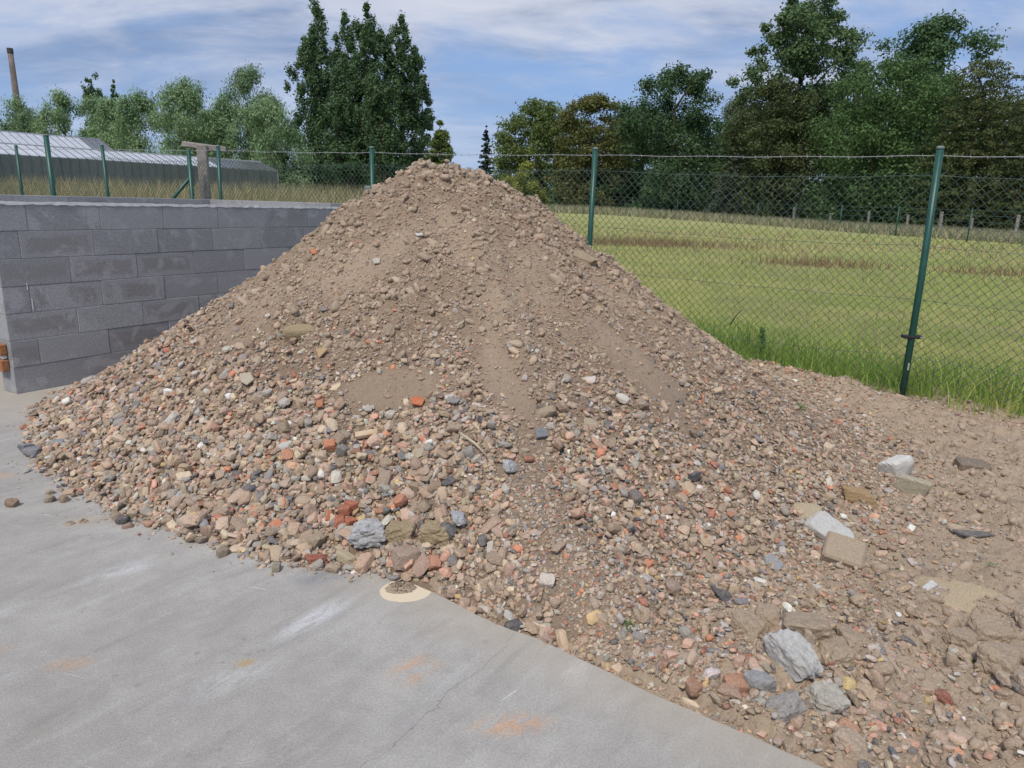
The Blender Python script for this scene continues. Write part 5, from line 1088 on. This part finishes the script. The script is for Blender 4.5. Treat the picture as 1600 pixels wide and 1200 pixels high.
# pale unmown strip at the far edge
u = rgg.uniform(-.02, .80, 26000); Yl = 60-27*(u-.07)/.68; y = Yl-rgg.uniform(0, 13, 26000)**1.0*np.clip(1.15-u, .35, 1); x = u*y
H = .42*rgg.uniform(.5, 1.5, len(x)); cc = np.array([.50, .45, .30])*rgg.uniform(.6, 1.3, (len(x), 1)); gm = (rgg.uniform(0, 1, len(x)) < .3)[:, None]; cc = np.where(gm, np.array([.20, .26, .11]), cc)
parts.append(blades(1, np.stack([x, y, fz(x, y)-.01], 1), H, .0013*y, rgg.uniform(.1, .7, len(x)), rgg, cc))
def emit(name, parts, label):
    by = {}
    Vt = []; Ft = []; Ct = []; off = 0
    for V, F, C_ in parts: Vt.append(V); Ft.append(F+off); Ct.append(C_); off += len(V)
    link(name, npmesh(name, np.concatenate(Vt), np.concatenate(Ft), MAT['grass'], False, {'col': np.clip(np.concatenate(Ct), 0, 1)}), kind='stuff', label=label, cat='grass')
emit('meadow_grass', parts, 'short meadow grass, green by the fence and straw coloured farther off')
parts = []
def leftk(x, y): return (fence_side(x, y) > .3) & (x < -.1*y)
x, y = sow(45000, -30, -1.0, 9.5, 36, lambda x, y: leftk(x, y) & (rgg.uniform(0, 1, len(x)) < np.clip(16/y, .4, 1)))
H = (.45+.55*sstep(10.5, 15, y))*rgg.uniform(.55, 1.35, len(x)); cc = np.array([.50, .42, .25])*rgg.uniform(.6, 1.25, (len(x), 1)); gm = (rgg.uniform(0, 1, len(x)) < .28)[:, None]; cc = np.where(gm, np.array([.24, .27, .13]), cc)
parts.append(blades(2, np.stack([x, y, fz(x, y)-.01], 1), H, .0009*y*rgg.uniform(.8, 1.5, len(x)), rgg.uniform(.05, .6, len(x)), rgg, cc))
emit('dry_tall_grass', parts, 'tall straw coloured grass between the block wall and the greenhouse')
def herb(x, y, n, size, label, cat='weed', tall=0.0, z=None):
    r = np.random.default_rng(int(abs(x*1000+y*77))); P = r.normal(0, 1, (n, 3))*np.array([size*.4, size*.4, size*.22])+np.array([0, 0, size*.3+tall*.5])
    if tall: P[:, 2] = r.uniform(.02, tall, n); P[:, :2] *= (1.2-P[:, 2:3]/tall)
    P[:, 2] = np.abs(P[:, 2])+.004; V, F, lv = leaf_quads(P, np.tile(np.array([0, 0, .8]), (n, 1)), size*.42, r, .38)
    zz = float(surf(np.array([x]), np.array([y]))[0]) if z is None else z
    root = empty('weed', (x, y, zz), label=label, cat=cat); link('leaves', npmesh('leaves', V, F, LM['weed'], False, {'lv': lv}), root)
    link('stem', tubemesh('stem', [([(0, 0, -.02), (.004, 0, max(tall, size*.5))], [.003, .002])], LM['weed'] if not tall else MAT['bark_y'], 5), root)
for x, y, n, s_, lab in ((1.95, 4.62, 60, .09, 'small grassy weed on the pinkish earth right of the heap'), (2.24, 3.28, 40, .06, 'small upright weed behind the flat slate on the bare earth'), (2.12, 2.83, 46, .045, 'low green weed on the bare earth above the large clay slab'), (1.87, 2.46, 40, .04, 'tiny weed below the large clay slab'), (.44, 2.25, 40, .07, 'dark green tuft at the edge of the ridge of fines'), (1.38, 2.42, 30, .035, 'tiny weed under the dark slate piece'), (1.62, 2.16, 34, .05, 'low weed among the clods at the right edge')):
    herb(x, y, int(n*.6), s_*.6, lab)
herb(2.38, 6.72, 260, .10, 'tall leafy weed growing at the fence behind the right flank of the heap', tall=.40, z=.0)
herb(4.35, 5.15, 120, .08, 'thin dry stalked weed at the fence right of the nearest post', tall=.45, z=.0)
